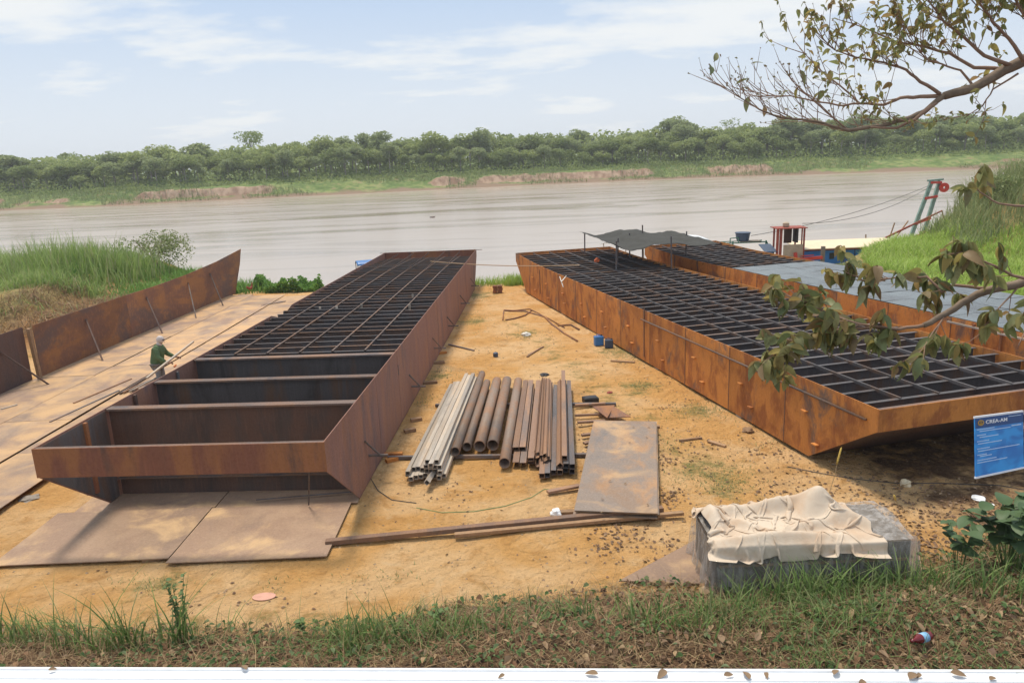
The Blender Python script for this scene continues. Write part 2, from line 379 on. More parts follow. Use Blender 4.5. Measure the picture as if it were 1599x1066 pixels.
XX, YY = np.meshgrid(xs, ys); ZZ = height(XX, YY)
V = np.stack([XX.ravel(), YY.ravel(), ZZ.ravel()], 1); nx, ny = len(xs), len(ys)
i = np.arange(nx-1)[None, :]+nx*np.arange(ny-1)[:, None]; F = np.stack([i, i+1, i+nx+1, i+nx], -1).reshape(-1, 4)
def ground_fn(k, b):
    v = k.coord(rnd=False)
    big = k.noise(v, .35, 6, .6, .3); mid = k.noise(v, 1.7, 6, .65, .3); fine = k.noise(v, 14, 6, .7); grit = k.noise(v, 60, 3, .7)
    c = k.mix(k.ramp(big, .38, .62), (.70, .385, .135), (.80, .52, .26))
    c = k.mix(k.ramp(mid, .50, .70, 0, .7), c, (.50, .25, .075))
    c = k.mix(k.ramp(k.noise(v, .9, 5, .7, 1.2), .56, .68, 0, .45), c, (.78, .56, .32))
    c = k.mix(k.ramp(k.noise(v, .55, 6, .72, .8), .57, .67, 0, .5), c, (.44, .27, .13))
    c = k.mix(k.ramp(fine, .52, .72, 0, .55), c, (.33, .19, .085))
    c = k.mix(k.ramp(grit, .60, .72, 0, .6), c, (.20, .12, .065))
    c = k.mix(k.ramp(grit, .40, .30, 0, .35), c, (.74, .52, .28))
    at = k.n('ShaderNodeAttribute', attribute_name='soil_shade'); s_ = k.math('ADD', at.outputs['Fac'], k.math('MULTIPLY', k.math('SUBTRACT', mid, .5), 1.3))
    soil_shade = k.mix(k.ramp(fine, .4, .65), (.13, .075, .045), (.22, .135, .075))
    c = k.mix(k.ramp(s_, .35, .75), c, soil_shade)
    ag = k.n('ShaderNodeAttribute', attribute_name='green'); g_ = k.math('ADD', ag.outputs['Fac'], k.math('MULTIPLY', k.math('SUBTRACT', mid, .5), 1.4))
    gr = k.mix(k.ramp(fine, .4, .6), (.11, .15, .045), (.19, .22, .08))
    gfac = k.math('MULTIPLY', k.ramp(g_, .35, .8), k.ramp(fine, .36, .58, .25, .95))
    c = k.mix(gfac, c, gr)
    ar = k.n('ShaderNodeAttribute', attribute_name='red')
    c = k.mix(k.math('MULTIPLY', ar.outputs['Fac'], k.ramp(fine, .3, .6, .45, 1)), c, (.30, .145, .065))
    k.l(c, b.inputs['Base Color'])
    h = k.math('ADD', k.math('MULTIPLY', mid, 2.0), k.math('ADD', fine, k.math('MULTIPLY', grit, .4)))
    k.bump(b, k.math('ADD', h, k.math('MULTIPLY', k.noise(v, 3.2, 3, .5, .6), 2.6)), 1.0, .09)
MT['ground'] = mat('ground', ground_fn, .95, 0, .15)
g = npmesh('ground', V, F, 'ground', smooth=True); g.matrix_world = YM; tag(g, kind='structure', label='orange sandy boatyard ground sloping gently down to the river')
soil_shade = sst(.35, -.5, YY-edge(XX)); soil_shade = np.maximum(soil_shade, .62*sst(6.5, 8.5, XX)*sst(15.8, 13.8, YY)*sst(9, 11, YY)); soil_shade = np.maximum(soil_shade, .7*sst(6.6, 8.2, XX+.0*YY)*sst(14.2, 15.4, YY+.1*XX)*sst(22, 19, YY))  # verge and litter soil; last term paints the shade under the orange bow
grn = np.zeros_like(XX)
grn = np.maximum(grn, sst(-1, -.1, YY-edge(XX))*sst(1.2, .1, YY-edge(XX))*.42)
grn = np.maximum(grn, .46*sst(1.5, .2, np.abs(XX-5.1+.24*(YY-16)+1.2))*sst(12, 14, YY)*sst(36, 30, YY))
for (px, py, r_) in ((1110, 735, 1.2), (1130, 755, .9), (1085, 640, .9), (970, 548, 1.3), (820, 520, .9), (735, 500, 1.3), (690, 585, .8), (1000, 600, 1.), (745, 460, 1.6), (1000, 610, .7), (245, 915, .7)):
    q = G(px, py); grn = np.maximum(grn, .66*np.exp(-((XX-q.x)**2+(YY-q.y)**2)/(r_*r_)))
grn = np.maximum(grn, sst(-2.5, -.5, YY-shore(XX))); lmask = sst(-18, -20, XX)*sst(24, 30, YY); grn = np.maximum(grn, lmask*.9); grn = np.maximum(grn, 1.5*sst(13.2, 15.0, XX)*sst(20, 26, YY))
red = sst(-17.5, -18.6, XX)*sst(-23.5, -21, XX)*sst(28, 31, YY)*sst(44, 41, YY); grn = grn*(1-red*.8)
for nm, a in (('soil_shade', soil_shade), ('green', grn), ('red', red)):
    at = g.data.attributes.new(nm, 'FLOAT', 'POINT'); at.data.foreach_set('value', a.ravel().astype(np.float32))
def gz(x, y): return float(height(x, y))

# river (level, world frame)
WL = -2.0
def water_fn(k, b):
    v = k.coord((.022, .11, 1), rnd=False); a = k.noise(v, 1.0, 5, .6, 1.4)
    v2 = k.coord((.45, 1.6, 1), rnd=False); r = k.noise(v2, 1.0, 6, .62, .3)
    v3 = k.coord((2.2, 6, 1), rnd=False); f = k.noise(v3, 1.0, 4, .6)
    k.l(k.mix(k.ramp(a, .42, .74), (.44, .375, .315), (.34, .28, .215)), b.inputs['Base Color'])
    k.l(k.ramp(a, .40, .70, .24, .13), b.inputs['Roughness'])
    h = k.math('ADD', k.math('MULTIPLY', r, .8), k.math('MULTIPLY', f, .6))
    k.bump(b, h, .05, .12); b.inputs['IOR'].default_value = 1.33
MT['water'] = mat('water', water_fn, .25)
wm = MB(); wm.add([(-5000, 20, WL), (5000, 20, WL), (5000, 240, WL), (-5000, 240, WL)], [(0, 1, 2, 3)])
wo = wm.build('river', 'water'); tag(wo, kind='structure', label='wide muddy river with pale sky sheen')

# far bank (world frame)
FX = [-400, -170, -140, -110, -70, -35, 0, 30, 60, 90, 120, 150, 400]
FY = [192, 196, 199, 197, 205, 212, 218, 221, 218, 210, 203, 198, 196]
def fshore(x): return np.interp(x, FX, FY)+1.8*fbm(np.asarray(x)*.06, 3)
def fheight(x, y):
    d = y-fshore(x)
    cliff = sst(.38, .52, vn(x*.035+3, x*0+2)*.6+vn(x*.11, x*0)*.4)
    slope = 1.0*sst(0, 5, d)+(2.3+.8*fbm(x*.05, y*.05))*(cliff*sst(4.5, 6.8, d+1.2*fbm(x*.3, y*.3))+(1-cliff)*sst(3, 16, d))+1.5*sst(10, 30, d)
    return WL-.8*sst(0, -4, d)+slope+.5*fbm(x*.35, y*.35)*sst(1, 4, d)
fxs = np.unique(np.concatenate([np.arange(-3000, -260, 60.), np.arange(-260, 260, 1.1), np.arange(260, 3001, 60.)])); fys = np.concatenate([np.arange(185, 212, .8), np.arange(212, 250, 1.2), np.array([260, 280, 320, 400, 600, 1200, 3000, 6000])])
XF, YF = np.meshgrid(fxs, fys); ZF = fheight(XF, YF); V = np.stack([XF.ravel(), YF.ravel(), ZF.ravel()], 1); nx, ny = len(fxs), len(fys)
i = np.arange(nx-1)[None, :]+nx*np.arange(ny-1)[:, None]; F = np.stack([i, i+1, i+nx+1, i+nx], -1).reshape(-1, 4)
def bank_fn(k, b):
    v = k.coord((1, 1, 1), rnd=False); n_ = k.noise(v, .09, 6, .6, .4); m_ = k.noise(v, .5, 5, .65); vs = k.noise(k.coord((1, 1, .3), rnd=False), .5, 5, .6)
    gr = k.mix(k.ramp(n_, .4, .6), (.13, .20, .055), (.235, .285, .10)); gr = k.mix(k.ramp(m_, .42, .6, 0, .7), gr, (.085, .13, .045))
    ea = k.mix(k.ramp(vs, .38, .62), (.28, .18, .125), (.46, .33, .235))
    ge = k.n('ShaderNodeNewGeometry'); sp = k.n('ShaderNodeSeparateXYZ'); k.l(ge.outputs['Normal'], sp.inputs[0])
    pp = k.n('ShaderNodeSeparateXYZ'); k.l(ge.outputs['Position'], pp.inputs[0])
    steep = k.ramp(k.math('ADD', sp.outputs[2], k.math('MULTIPLY', k.math('SUBTRACT', m_, .5), .45)), .96, .86)
    low = k.ramp(k.math('ADD', pp.outputs[2], k.math('MULTIPLY', k.math('SUBTRACT', n_, .5), 3.5)), -.9, -1.6)
    c = k.mix(steep, gr, ea); c = k.mix(low, c, (.26, .185, .13)); k.l(c, b.inputs['Base Color'])
MT['far_ground'] = mat('far_ground', bank_fn, .95, 0, .1)
fb = npmesh('far_bank_terrain', V, F, 'far_ground', smooth=True); tag(fb, kind='structure', label='low grassy far riverbank with eroded brown earth')

# ------------------------------------------------------------------ foliage builders
def cards(C, size, flat=.35, aspect=1.0, seed=0):
    """one small bent leaf-clump quad per centre"""
    g_ = np.random.default_rng(seed); n = len(C); a = g_.normal(size=(n, 3)); a[:, 2] *= flat+.4; a /= np.linalg.norm(a, axis=1)[:, None]
    t = g_.normal(size=(n, 3)); b = np.cross(a, t); b /= np.linalg.norm(b, axis=1)[:, None]
    s = (size*(.6+.8*g_.random(n)))[:, None] if np.isscalar(size) else (size*(.6+.8*g_.random(n)))[:, None]
    C = np.asarray(C); V = np.stack([C-a*s, C-b*s*.5*aspect+a*s*.1, C+a*s, C+b*s*.5*aspect-a*s*.1], 1)
    V[:, 2] += np.array([0, 0, -.25])*s
    return V.reshape(-1, 3), np.arange(4*n).reshape(n, 4)
def blades(B, H, W, lean, seed=0, az=None, seg=3):
    g_ = np.random.default_rng(seed); n = len(B); B = np.asarray(B, float); H = np.asarray(H, float)
    az = g_.random(n)*2*np.pi if az is None else az; l = lean*(.3+g_.random(n)*1.1)
    d = np.stack([np.cos(az), np.sin(az), 0*az], 1); tw = az+np.pi/2+g_.normal(size=n)*.5; s = np.stack([np.cos(tw), np.sin(tw), 0*tw], 1)
    Wd = W*(.6+.8*g_.random(n)); rows = []
    for k in range(seg+1):
        t = k/seg; c = B+d*(l*H*t*t)[:, None]; c[:, 2] += H*(t-.35*np.minimum(l, 1.2)*t*t); wd = Wd*(1-t**1.6)*.5+.0004
        rows += [c-s*wd[:, None], c+s*wd[:, None]]
    V = np.stack(rows, 1); m = 2*(seg+1); o = (np.arange(n)*m)[:, None]
    F = np.concatenate([o+np.array([[2*k, 2*k+1, 2*k+3, 2*k+2]]) for k in range(seg)])
    return V.reshape(-1, 3), F
def merge(*VF):
    Vs = []; Fs = []; o = 0
    for V, F in VF: Vs.append(V); Fs.append(F+o); o += len(V)
    return np.concatenate(Vs), np.concatenate(Fs)

# ------------------------------------------------------------------ far forest
def crown_cloud(h, r, n, seed, base=.35, lobes=9):
    g_ = np.random.default_rng(seed); C = []
    for q in range(lobes):
        an = g_.random()*2*np.pi; rr = r*.78*math.sqrt(g_.random()); zc = h*(base+(1-base)*(.25+.5*g_.random())); c = np.array([rr*np.cos(an), rr*np.sin(an), zc])
        s = np.array([1, 1, .78])*r*(.42+.3*g_.random()); m = n//lobes
        d = g_.normal(size=(m, 3)); d /= np.linalg.norm(d, axis=1)[:, None]; d *= (.55+.5*g_.random(m)**.6)[:, None]
        C.append(c+d*s)
    C = np.concatenate(C); C[:, 2] = np.minimum(C[:, 2], h*1.02); return C
protos = []
for q in range(8):
    h = [9.5, 10.5, 8.5, 11, 9, 10, 8, 11.5][q]; r_ = [2.8, 3.1, 3.3, 2.6, 3.5, 2.9, 3.2, 3.0][q]
    root = bpy.data.objects.new('forest_tree', None); COL.objects.link(root)
    C = crown_cloud(h, r_, 1700, 50+q, base=[.32, .45, .28, .42, .3, .5, .25, .38][q]); V, F = cards(C, .33, seed=q)
    npmesh('crown', V, F, ['canopy_a', 'canopy_b', 'canopy_a', 'canopy_c', 'canopy_b', 'canopy_a', 'canopy_b', 'canopy_c'][q], root)
    tm = MB(); g_ = random.Random(q); tm.tube([(0, 0, -.5), (g_.uniform(-.3, .3), 0, h*.4), (g_.uniform(-.6, .6), .3, h*.85)], [.22, .15, .05], 5)
    for w_ in range(3): tm.tube([(0, 0, h*(.35+.1*w_)), (g_.uniform(-1.8, 1.8), g_.uniform(-1, 1), h*(.7+.08*w_))], [.09, .03], 4)
    tm.build('trunk', 'far_bark', root); protos.append(root)
rr = random.Random(3); cnt = 0
spots = []
for row, (off, sp, sc) in enumerate(((20, 3.7, .74), (28, 4.1, 1.0), (39, 5.2, 1.14))):
    x = -168 + row
    while x < 170:
        spots.append((x+rr.uniform(-1.2, 1.2), off+rr.uniform(-3, 3), sc*rr.uniform(.74, 1.2), row)); x += sp
spots.sort(key=lambda s_: s_[1])
spots = spots[:290]
for q, (x, off, sc, row) in enumerate(spots):
    src = protos[q % 8] if rr.random() < .7 else protos[rr.randrange(8)]
    o = src if (q < 8 and src is protos[q]) else copy_tree(src)
    y = float(fshore(x))+off+4; dist = math.hypot(x, y)
    hs = 1.0+.14*float(fbm(np.array(x*.04), np.array(1.0)))*2
    hs *= np.interp(x, [-150, -100, -60, 0, 60, 150], [.86, .92, 1.05, 1.0, .97, .93])
    o.location = (x, y, float(fheight(np.array(x), np.array(y)))); o.rotation_euler = (0, 0, rr.uniform(0, 6.28)); o.scale = (sc*rr.uniform(1.05, 1.5), sc*rr.uniform(1.05, 1.5), sc*hs)
    o['category'] = 'tree'
    shade = {'canopy_a': 'mid green', 'canopy_b': 'dark green', 'canopy_c': 'pale green'}[src.children[0].data.materials[0].name]
    part_ = ['left end', 'left part', 'middle', 'right part', 'right end'][min(4, max(0, int((x/y+.75)/.30)))]
    rown = ['front row', 'middle', 'back'][row]
    o['label'] = '%s tree, %s of the far bank forest, %s of picture' % (shade, rown, part_)
    o['group'] = '%s trees in the %s of the far forest, %s' % (shade, rown, part_)
for p_ in protos:
    if 'label' not in p_: 
        tag(p_, 'leafy tree in the front row of the far riverbank forest', 'tree', 'front row trees of the far forest'); p_.location = (-172, 222, 2)
def lone_tree(px, py_top, depth, h, r_, n, m, label, base, lobes, card=.4, seed=1):
    q = P(px, py_top, depth); W_ = YM @ q; z0 = float(fheight(np.array(W_.x), np.array(W_.y))); h = W_.z-z0
    root = bpy.data.objects.new('emergent_tree', None); COL.objects.link(root); root.location = (W_.x, W_.y, z0); tag(root, label, 'tree')
    C = crown_cloud(h, r_, n, seed, base, lobes); V, F = cards(C, card, seed=seed); npmesh('crown', V, F, m, root)
    tm = MB(); tm.tube([(0, 0, -.5), (.2, 0, h*.5), (0, 0, h*.8)], [.35, .22, .1], 6)
    g_ = random.Random(seed)
    for w_ in range(7): a = w_*.9; tm.tube([(.1, 0, h*.62), (math.cos(a)*r_*.35, math.sin(a)*r_*.35, h*.78), (math.cos(a)*r_*.7, math.sin(a)*r_*.6, h*g_.uniform(.85, .95))], [.14, .08, .03], 4)
    tm.build('trunk', 'far_bark', root); return root
lone_tree(388, 207, 262, 16, 4.6, 700, 'canopy_b', 'tallest open-crowned tree rising alone above the left part of the far forest', .76, 12, .42, 3)
lone_tree(97, 240, 262, 13, 2.0, 260, 'canopy_b', 'small dark tree top above the far forest at the far left', .8, 5, .4, 4)
lone_tree(112, 236, 268, 13, 2.6, 130, 'canopy_c', 'bare thin-crowned tree beside the dark tree top at the far left', .72, 8, .35, 5)
lone_tree(463, 222, 262, 13, 2.2, 380, 'canopy_a', 'dark rounded tree top right of the tallest open-crowned tree', .8, 5, .4, 6)
lone_tree(1140, 186, 262, 13, 3.2, 190, 'canopy_c', 'pale thin tree rising above the far forest left of the overhanging branch', .75, 8, .35, 7)
lone_tree(790, 210, 262, 13, 2.3, 380, 'canopy_b', 'dark tree top above the middle of the far forest', .8, 5, .4, 8)
lone_tree(530, 216, 262, 13, 2.2, 320, 'canopy_b', 'dark bump of a tree top left of the middle of the far forest', .8, 5, .4, 9)
lone_tree(1033, 205, 262, 13, 2.6, 320, 'canopy_b', 'dark tree top in the far forest above the shade canopy', .8, 5, .4, 10)
# woods behind the rows, undergrowth and bank grass
n = 34000; X = rng.uniform(-230, 230, n); Yo = rng.uniform(36, 70, n); Y = fshore(X)+Yo; Z = WL+3.6+rng.random(n)**.8*(10.2+2.0*vn(X*.12, Y*.12))*(np.interp(X, [-150, -60, 150], [.9, 1.02, .95])); V, F = cards(np.stack([X, Y, Z], 1), .8, seed=77)
tag(npmesh('forest_mass', V, F, 'canopy_a'), 'dense green woods behind the first rows of trees on the far bank', 'forest', kind='stuff')
n = 24000; X = rng.uniform(-180, 180, n); cl_ = vn(X*.09+5, X*0+1); Yo = rng.uniform(13, 34, n); Y = fshore(X)+Yo; Z = fheight(X, Y)+rng.random(n)**.7*(1.0+3.4*cl_*sst(14, 22, Yo)); V, F = cards(np.stack([X, Y, Z], 1), .38, seed=78)
tag(npmesh('undergrowth', V, F, 'canopy_b'), 'dark bushes and undergrowth along the foot of the far forest', 'undergrowth', kind='stuff')
n = 30000; X = rng.uniform(-180, 180, n); Y = fshore(X)+1.5+rng.random(n)*17; keep = vn(X*.08+9, Y*.15) > .42; X, Y = X[keep], Y[keep]; Z = fheight(X, Y); V, F = blades(np.stack([X, Y, Z], 1), .5+.9*rng.random(len(X)), .16, .5, 79, seg=1)
tag(npmesh('bank_grass', V, F, 'grass_olive'), 'tall grass and reeds growing on the far bank slope', 'grass', kind='stuff')

# ------------------------------------------------------------------ barges
def side(mb, poly, x, t=.02): return mb.prism(poly, 'x', x-t/2, x+t/2)
def barge(label, loc, yaw, W, Ht, L, rake, zb, outer, frontm, opts):
    """local frame: x -W..0 for side='left-handed' hulls; y 0..L on the ground, raked ends"""
    root = empty('barge_hull', label, 'barge', loc, yaw)
    x0, x1 = opts['x']                         # left, right
    rf = opts.get('rear_rake', rake); topL = L; botL = L-rf
    sheer = opts.get('sheer', 0)
    def top(y):
        return Ht+sheer*max(0, (y-(topL-7))/7)**2
    ys_ = [-rake, .0]+[.0+opts['first']+2.5*i for i in range(40) if opts['first']+2.5*i < botL-1.0]+[topL]
    ys_ = sorted(set([round(v, 3) for v in ys_])); ys_.remove(0)
    for sx, which in ((x0, 'L'), (x1, 'R')):
        for a, b in zip(ys_[:-1], ys_[1:]):
            gap = .006; a_, b_ = a+gap/2, b-gap/2; tz = top
            poly = []
            if a <= -rake+.01: poly = [(-rake, Ht), (-rake, zb), (0, 0)]
            else: poly = [(a_, tz(a)), (a_, .0)]
            if b >= topL-.01: poly += [(botL, 0), (topL, zb+.15), (topL, tz(topL)), (topL-3.5, tz(topL-3.5))]
            else: poly += [(b_, 0), (b_, tz(b))]
            if which == 'L' and 'notch' in opts:
                for (na, nb, nd) in opts['notch']:
                    if a < (na+nb)/2 < b:
                        tl = [(b_, 0), (b_, Ht), (nb, Ht), (nb, Ht-nd), (na, Ht-nd*.85), (na-.9, Ht)]
                        poly = [(a_, Ht), (a_, 0)]+tl
            jit = random.uniform(-.004, .004)
            mb = MB(); side(mb, poly, sx+jit, .018); mb.build('side_plate', outer, root)
            if a > -rake+.1 and opts.get('closed'):
                so_ = sx+(-.011 if which == 'L' else .011); MB().box((so_, a, tz(a)/2), (.012, .022, tz(a)-.03)).build('weld_seam', 'weld', root)
    # front and rear panels
    mb = MB(); mb.prism([(x0-.012, zb), (x1+.012, zb), (x1+.012, Ht-.002), (x0-.012, Ht-.002)], 'y', -rake-.022, -rake-.004); fp = mb.build('front_panel', frontm, root)
    MB().box(((x0+x1)/2, -rake+.045, Ht-.012), (x1-x0-.03, .09, .012)).build('top_flange', 'flange', root)
    MB().prism([(x0-.012, zb+.15), (x1+.012, zb+.15), (x1+.012, top(topL)), (x0-.012, top(topL))], 'y', topL+.004, topL+.022).build('rear_panel', frontm, root)
    # bottom
    MB().box(((x0+x1)/2, botL/2+(.22 if not opts.get('closed') else 0), .012), (x1-x0-.03, botL-(.44 if not opts.get('closed') else 0), .02)).build('bottom_plate', 'dark_steel', root)
    if opts.get('closed'):
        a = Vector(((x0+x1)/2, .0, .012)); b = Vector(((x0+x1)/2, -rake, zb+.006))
        MB().bar(a, b, x1-x0-.03, .018).build('rake_plate', 'brown_web', root)  # darker than the hull: the bow underside's shade is put into its colour
    a = Vector(((x0+x1)/2, botL, .012)); b = Vector(((x0+x1)/2, topL, zb+.16)); MB().bar(a, b, x1-x0-.03, .018).build('rake_plate', frontm, root)
    # bulkheads
    for i, by in enumerate(opts['bulk']):
        mb = MB(); mb.box(((x0+x1)/2, by, Ht/2), (x1-x0-.05, .014, Ht-.05)); m_ = 'brown_web' if i == 0 else 'inner_steel'
        bk = mb.build('bulkhead', m_, root)
        mb = MB(); mb.box(((x0+x1)/2, by+.0, Ht-.02), (x1-x0-.05, .22, .012)); mb.box(((x0+x1)/2, by-.107, Ht-.035), (x1-x0-.05, .008, .04)); mb.build('top_flange', 'flange', bk)
        if i == 0: mb = MB(); mb.box(((x0+x1)/2, by-.07, .42), (x1-x0-.05, .12, .012)); mb.build('lower_flange', 'flange', bk)
    # deck beams
    y = opts['beam0']; n_ = 0
    while y < topL-.3:
        z = top(y)-.06-opts.get('dip', 0)*max(0, (y-(topL-12))/12)**2; mb = MB(); full = n_ % 5 == 4
        dp = .42 if not full else Ht-.15
        mb.box(((x0+x1)/2, y, z-dp/2), (x1-x0-.05, .012, dp), mi=0); fw_ = .10 if opts.get('closed') else .06; mb.box(((x0+x1)/2, y-fw_/2, z+.004), (x1-x0-.05, fw_, .01), mi=1)
        if random.random() < .3: mb.box(((x0+x1)/2, y-.03, z-dp-.003), (x1-x0-.05, .06, .008), mi=1)
        bm_ = mb.build('deck_beam', ['dark_steel', random.choice(['beam_top', 'beam_top', 'flange'])], root); cx_ = (x0+x1)/2; a_ = random.gauss(0, .0035); bm_.matrix_local = Matrix.Translation((cx_, y, random.gauss(0, .006))) @ Matrix.Rotation(a_, 4, 'Z') @ Matrix.Rotation(random.gauss(0, .0015), 4, 'Y') @ Matrix.Translation((-cx_, -y, 0))
        y += opts['pitch']*random.uniform(.93, 1.07); n_ += 1
    # stringers
    for i in range(1, opts['ns']+1):
        x = x0+(x1-x0)*i/(opts['ns']+1); mb = MB(); yy = opts['beam0']-.1
        while yy < topL-.4:
            y2 = min(yy+3, topL-.3); dz_ = [top(q_)-opts.get('dip', 0)*max(0, (q_-(topL-12))/12)**2 for q_ in (yy, y2)]; mb.bar((x, yy, dz_[0]-.018), (x, y2, dz_[1]-.018), .04, .016); mb.bar((x-.018, yy, top(yy)-.05), (x-.024, y2, top(y2)-.05), .008, .06); yy = y2
        mb.build('deck_stringer', 'beam_top' if opts.get('closed') else 'flange', root)
        yy = .7; pm = None
        while yy < topL-3.5 and opts.get('posts', True):
            if pm is None: o = MB().box((0, 0, (Ht-.1)/2), (.06, .06, Ht-.16)).build('pillar', 'brown_web', root); pm = o.data
            else: o = link('pillar', pm, root)
            o.location = (x+.02, yy, 0); yy += opts['pitch']*2
    return root
B1 = barge('unfinished brown steel barge hull with open front compartments, left of the pipe pile', (-3.2954, 14.2496, .02), -.0508, 5.313, 1.989, 28.5, 1.9225, 1.43, 'mauve_rust', 'front_rust',
           dict(x=(-5.313, 0), first=2.2, bulk=[.42, 2.38, 4.45], beam0=5.0, pitch=.62, ns=5, notch=[(9.2, 10.7, .55), (11.0, 12.2, .3)], posts=False, dip=.30))
mb = MB(); mb.prism([(-1.92+.0, 1.95), (-1.92, 1.44), (0, .04), (.3, .04), (.3, 1.95)], 'x', -5.298, -5.290); mb.build('inner_lining', 'dark_steel', B1)
MB().box((-5.26, -.45, 1.20), (.06, .08, 1.5)).build('stiffener', 'front_rust', B1)
MB().box((-5.26, 1.4, 1.0), (.05, .08, 1.9)).build('stiffener', 'brown_web', B1)
for y in (3.4, 6.2, 7.4, 8.6, 9.9, 11.2): MB().box((-5.27, y, 1.0), (.04, .07, 1.85)).build('stiffener', 'dark_steel', B1)
for (x, y) in ((-4.0, 11.3), (-3.4, 11.3), (-2.6, 11.6), (-.8, 11.2), (-1.05, 13.3)):
    MB().box((x, y, 1.82), (.07, .05, .42)).build('upright_clip', 'grey_tube', B1)
MB().box((.16, 28.42, 1.98), (.4, .1, .02)).build('end_tab', 'flange', B1); MB().box((-5.43, 28.42, 1.98), (.3, .1, .02)).build('end_tab', 'flange', B1)
# leaning clip rods on the right side wall
for (y, z, ln) in ((.95, .55, .5), (6.3, .5, .45), (10.9, .5, .4), (14.8, .45, .3), (19.5, .5, .3), (24.6, .5, .5)):
    mb = MB(); mb.tube([(.02, y-.22, z+.42), (.27, y+.05, z-.02)], .022, 6); mb.bar((.01, y+.02, z), (.42, y+.08, z-.02), .06, .04); mb.build('welded_bracket', 'dark_bar', B1)
MB().box((.016, 4.7, 1.45), (.012, .02, .28)).build('weld_mark', 'dark_bar', B1)

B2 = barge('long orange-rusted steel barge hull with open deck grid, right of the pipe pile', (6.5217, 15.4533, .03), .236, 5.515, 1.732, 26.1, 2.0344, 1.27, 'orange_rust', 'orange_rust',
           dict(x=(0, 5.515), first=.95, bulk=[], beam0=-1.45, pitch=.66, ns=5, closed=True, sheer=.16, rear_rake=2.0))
mb = MB(); mb.tube([(-.045, -1.75, 1.44), (-.045, 4, 1.42), (-.045, 9.1, 1.40)], .028, 8); mb.build('rub_rail', 'flange', B2, smooth=True)
k_ = 0
for y in np.arange(.3, 23.5, 2.5):
    for dy, z in ((0, .95), (-.5, .45)):
        y_ = y+dy+random.uniform(-.15, .15)
        MB().box((-.05, y_, z+random.uniform(-.08, .08)), (.10, .17, .028)).build('steel_lug', 'orange_rust', B2)
MB().box((-.02, 8.9, 1.0), (.02, .05, 1.7)).build('seam_strip', 'flange', B2); MB().box((-.02, 21.4, .95), (.02, .05, 1.2)).build('seam_strip', 'flange', B2)

B3 = barge('far right steel barge hull partly covered with blue-grey deck plates', (13.72, 18.2, .03), .2535, 4.85, 1.72, 24.1, 2.0, 1.25, 'orange_rust', 'orange_rust',
           dict(x=(0, 4.42), first=.6, bulk=[], beam0=.5, pitch=.66, ns=4, closed=True, sheer=.2))
# deck plates from the near end up to two thirds of its length
nrow = 13
for i in range(nrow):
    for j in range(4):
        x = .56+j*1.10; y = -1.4+i*1.32; dz = random.uniform(0, .012)
        mb = MB(); 
        gx = np.linspace(-.543, .543, 4); gy = np.linspace(-.652, .652, 4); vs = [(a, b, (.022 if (abs(a) < .3 and abs(b) < .4) else .0)+random.uniform(-.004, .004)) for b in gy for a in gx]
        fs = [(r_*4+c, r_*4+c+1, r_*4+c+5, r_*4+c+4) for r_ in range(3) for c in range(3)]
        mb.add(vs, fs); o = mb.build('deck_plate', 'deck_plate', B3, smooth=False); o.location = (x, y, 1.735+dz)
for y in (1.0, 1.9):
    MB().box((-.03, y+.4, 1.32), (.05, .06, .7)).build('stiffener', 'front_rust', B3)
mb = MB(); mb.bar((-.05, -.6, 1.58), (-.05, 3.2, 1.58), .05, .05); mb.build('rub_rail', 'grey_tube', B3)

# ------------------------------------------------------------------ left side-wall under construction and floor of plates
SW = empty('steel_side_wall', 'long rust-streaked steel side wall propped upright on the left', 'steel wall', (-16.4, 24.95, .1), -.035)
pts = [0, 6.0, 11.6, 18.9]
def tp(y): return 1.86+.55*max(0, (y-8)/11)**2
for a, b in zip(pts[:-1], pts[1:]):
    poly = [(a+.004, 0.0), (min(b, 17.3)-.004, 0), ] + ([(18.5, 1.6)] if b > 18 else [])
    poly += [(b-.004 if b < 18 else 18.9, tp(b)), ((a+b)/2, tp((a+b)/2)), (a+.004, tp(a))]
    mb = MB(); side(mb, poly, 0, .02); mb.build('wall_plate', 'panel_rust', SW)
SW2 = empty('steel_side_wall', 'dark brown steel wall section at the left edge beside the wooden post', 'steel wall', (-16.78, 16.2, .1), -.03)
mb = MB(); side(mb, [(0, 0), (8.42, 0), (8.42, 1.88), (0, 1.8)], 0, .02); mb.build('wall_plate', 'dark_panel', SW2)
mb = MB(); side(mb, [(-6, 0), (-.01, 0), (-.01, 1.8), (-6, 1.7)], 0, .02); mb.build('wall_plate', 'dark_panel', SW2)
mb = MB(); mb.box((0, 0, .92), (.10, .16, 1.85)); o = mb.build('timber_post', 'wood'); put(o, -16.32, 24.72, .08, .1, Matrix.Rotation(R(4), 4, 'X')); tag(o, 'pale timber post between the two steel side walls', 'post')
for (par, x0_, y0_, yw_, tops) in ((SW, -16.4, 24.95, -.035, [(3.0, 1.45, 26.9), (7.6, 1.5, 31.5), (11.7, 1.5, 34.8), (14.3, 1.6, 38.0)]), (SW2, -16.78, 16.2, -.03, [(7.2, 1.3, 23.9)])):
    for (ly, z, fy) in tops:
        mb = MB(); mb.bar((.02, ly, z), (1.05, fy-y0_, .03), .05, .05); mb.build('prop', 'brown_web', par)
FLR = empty('hull_floor', 'dusty floor of steel plates for a new hull on the left', 'steel floor', (-13.5, 26, .03))
mb = None
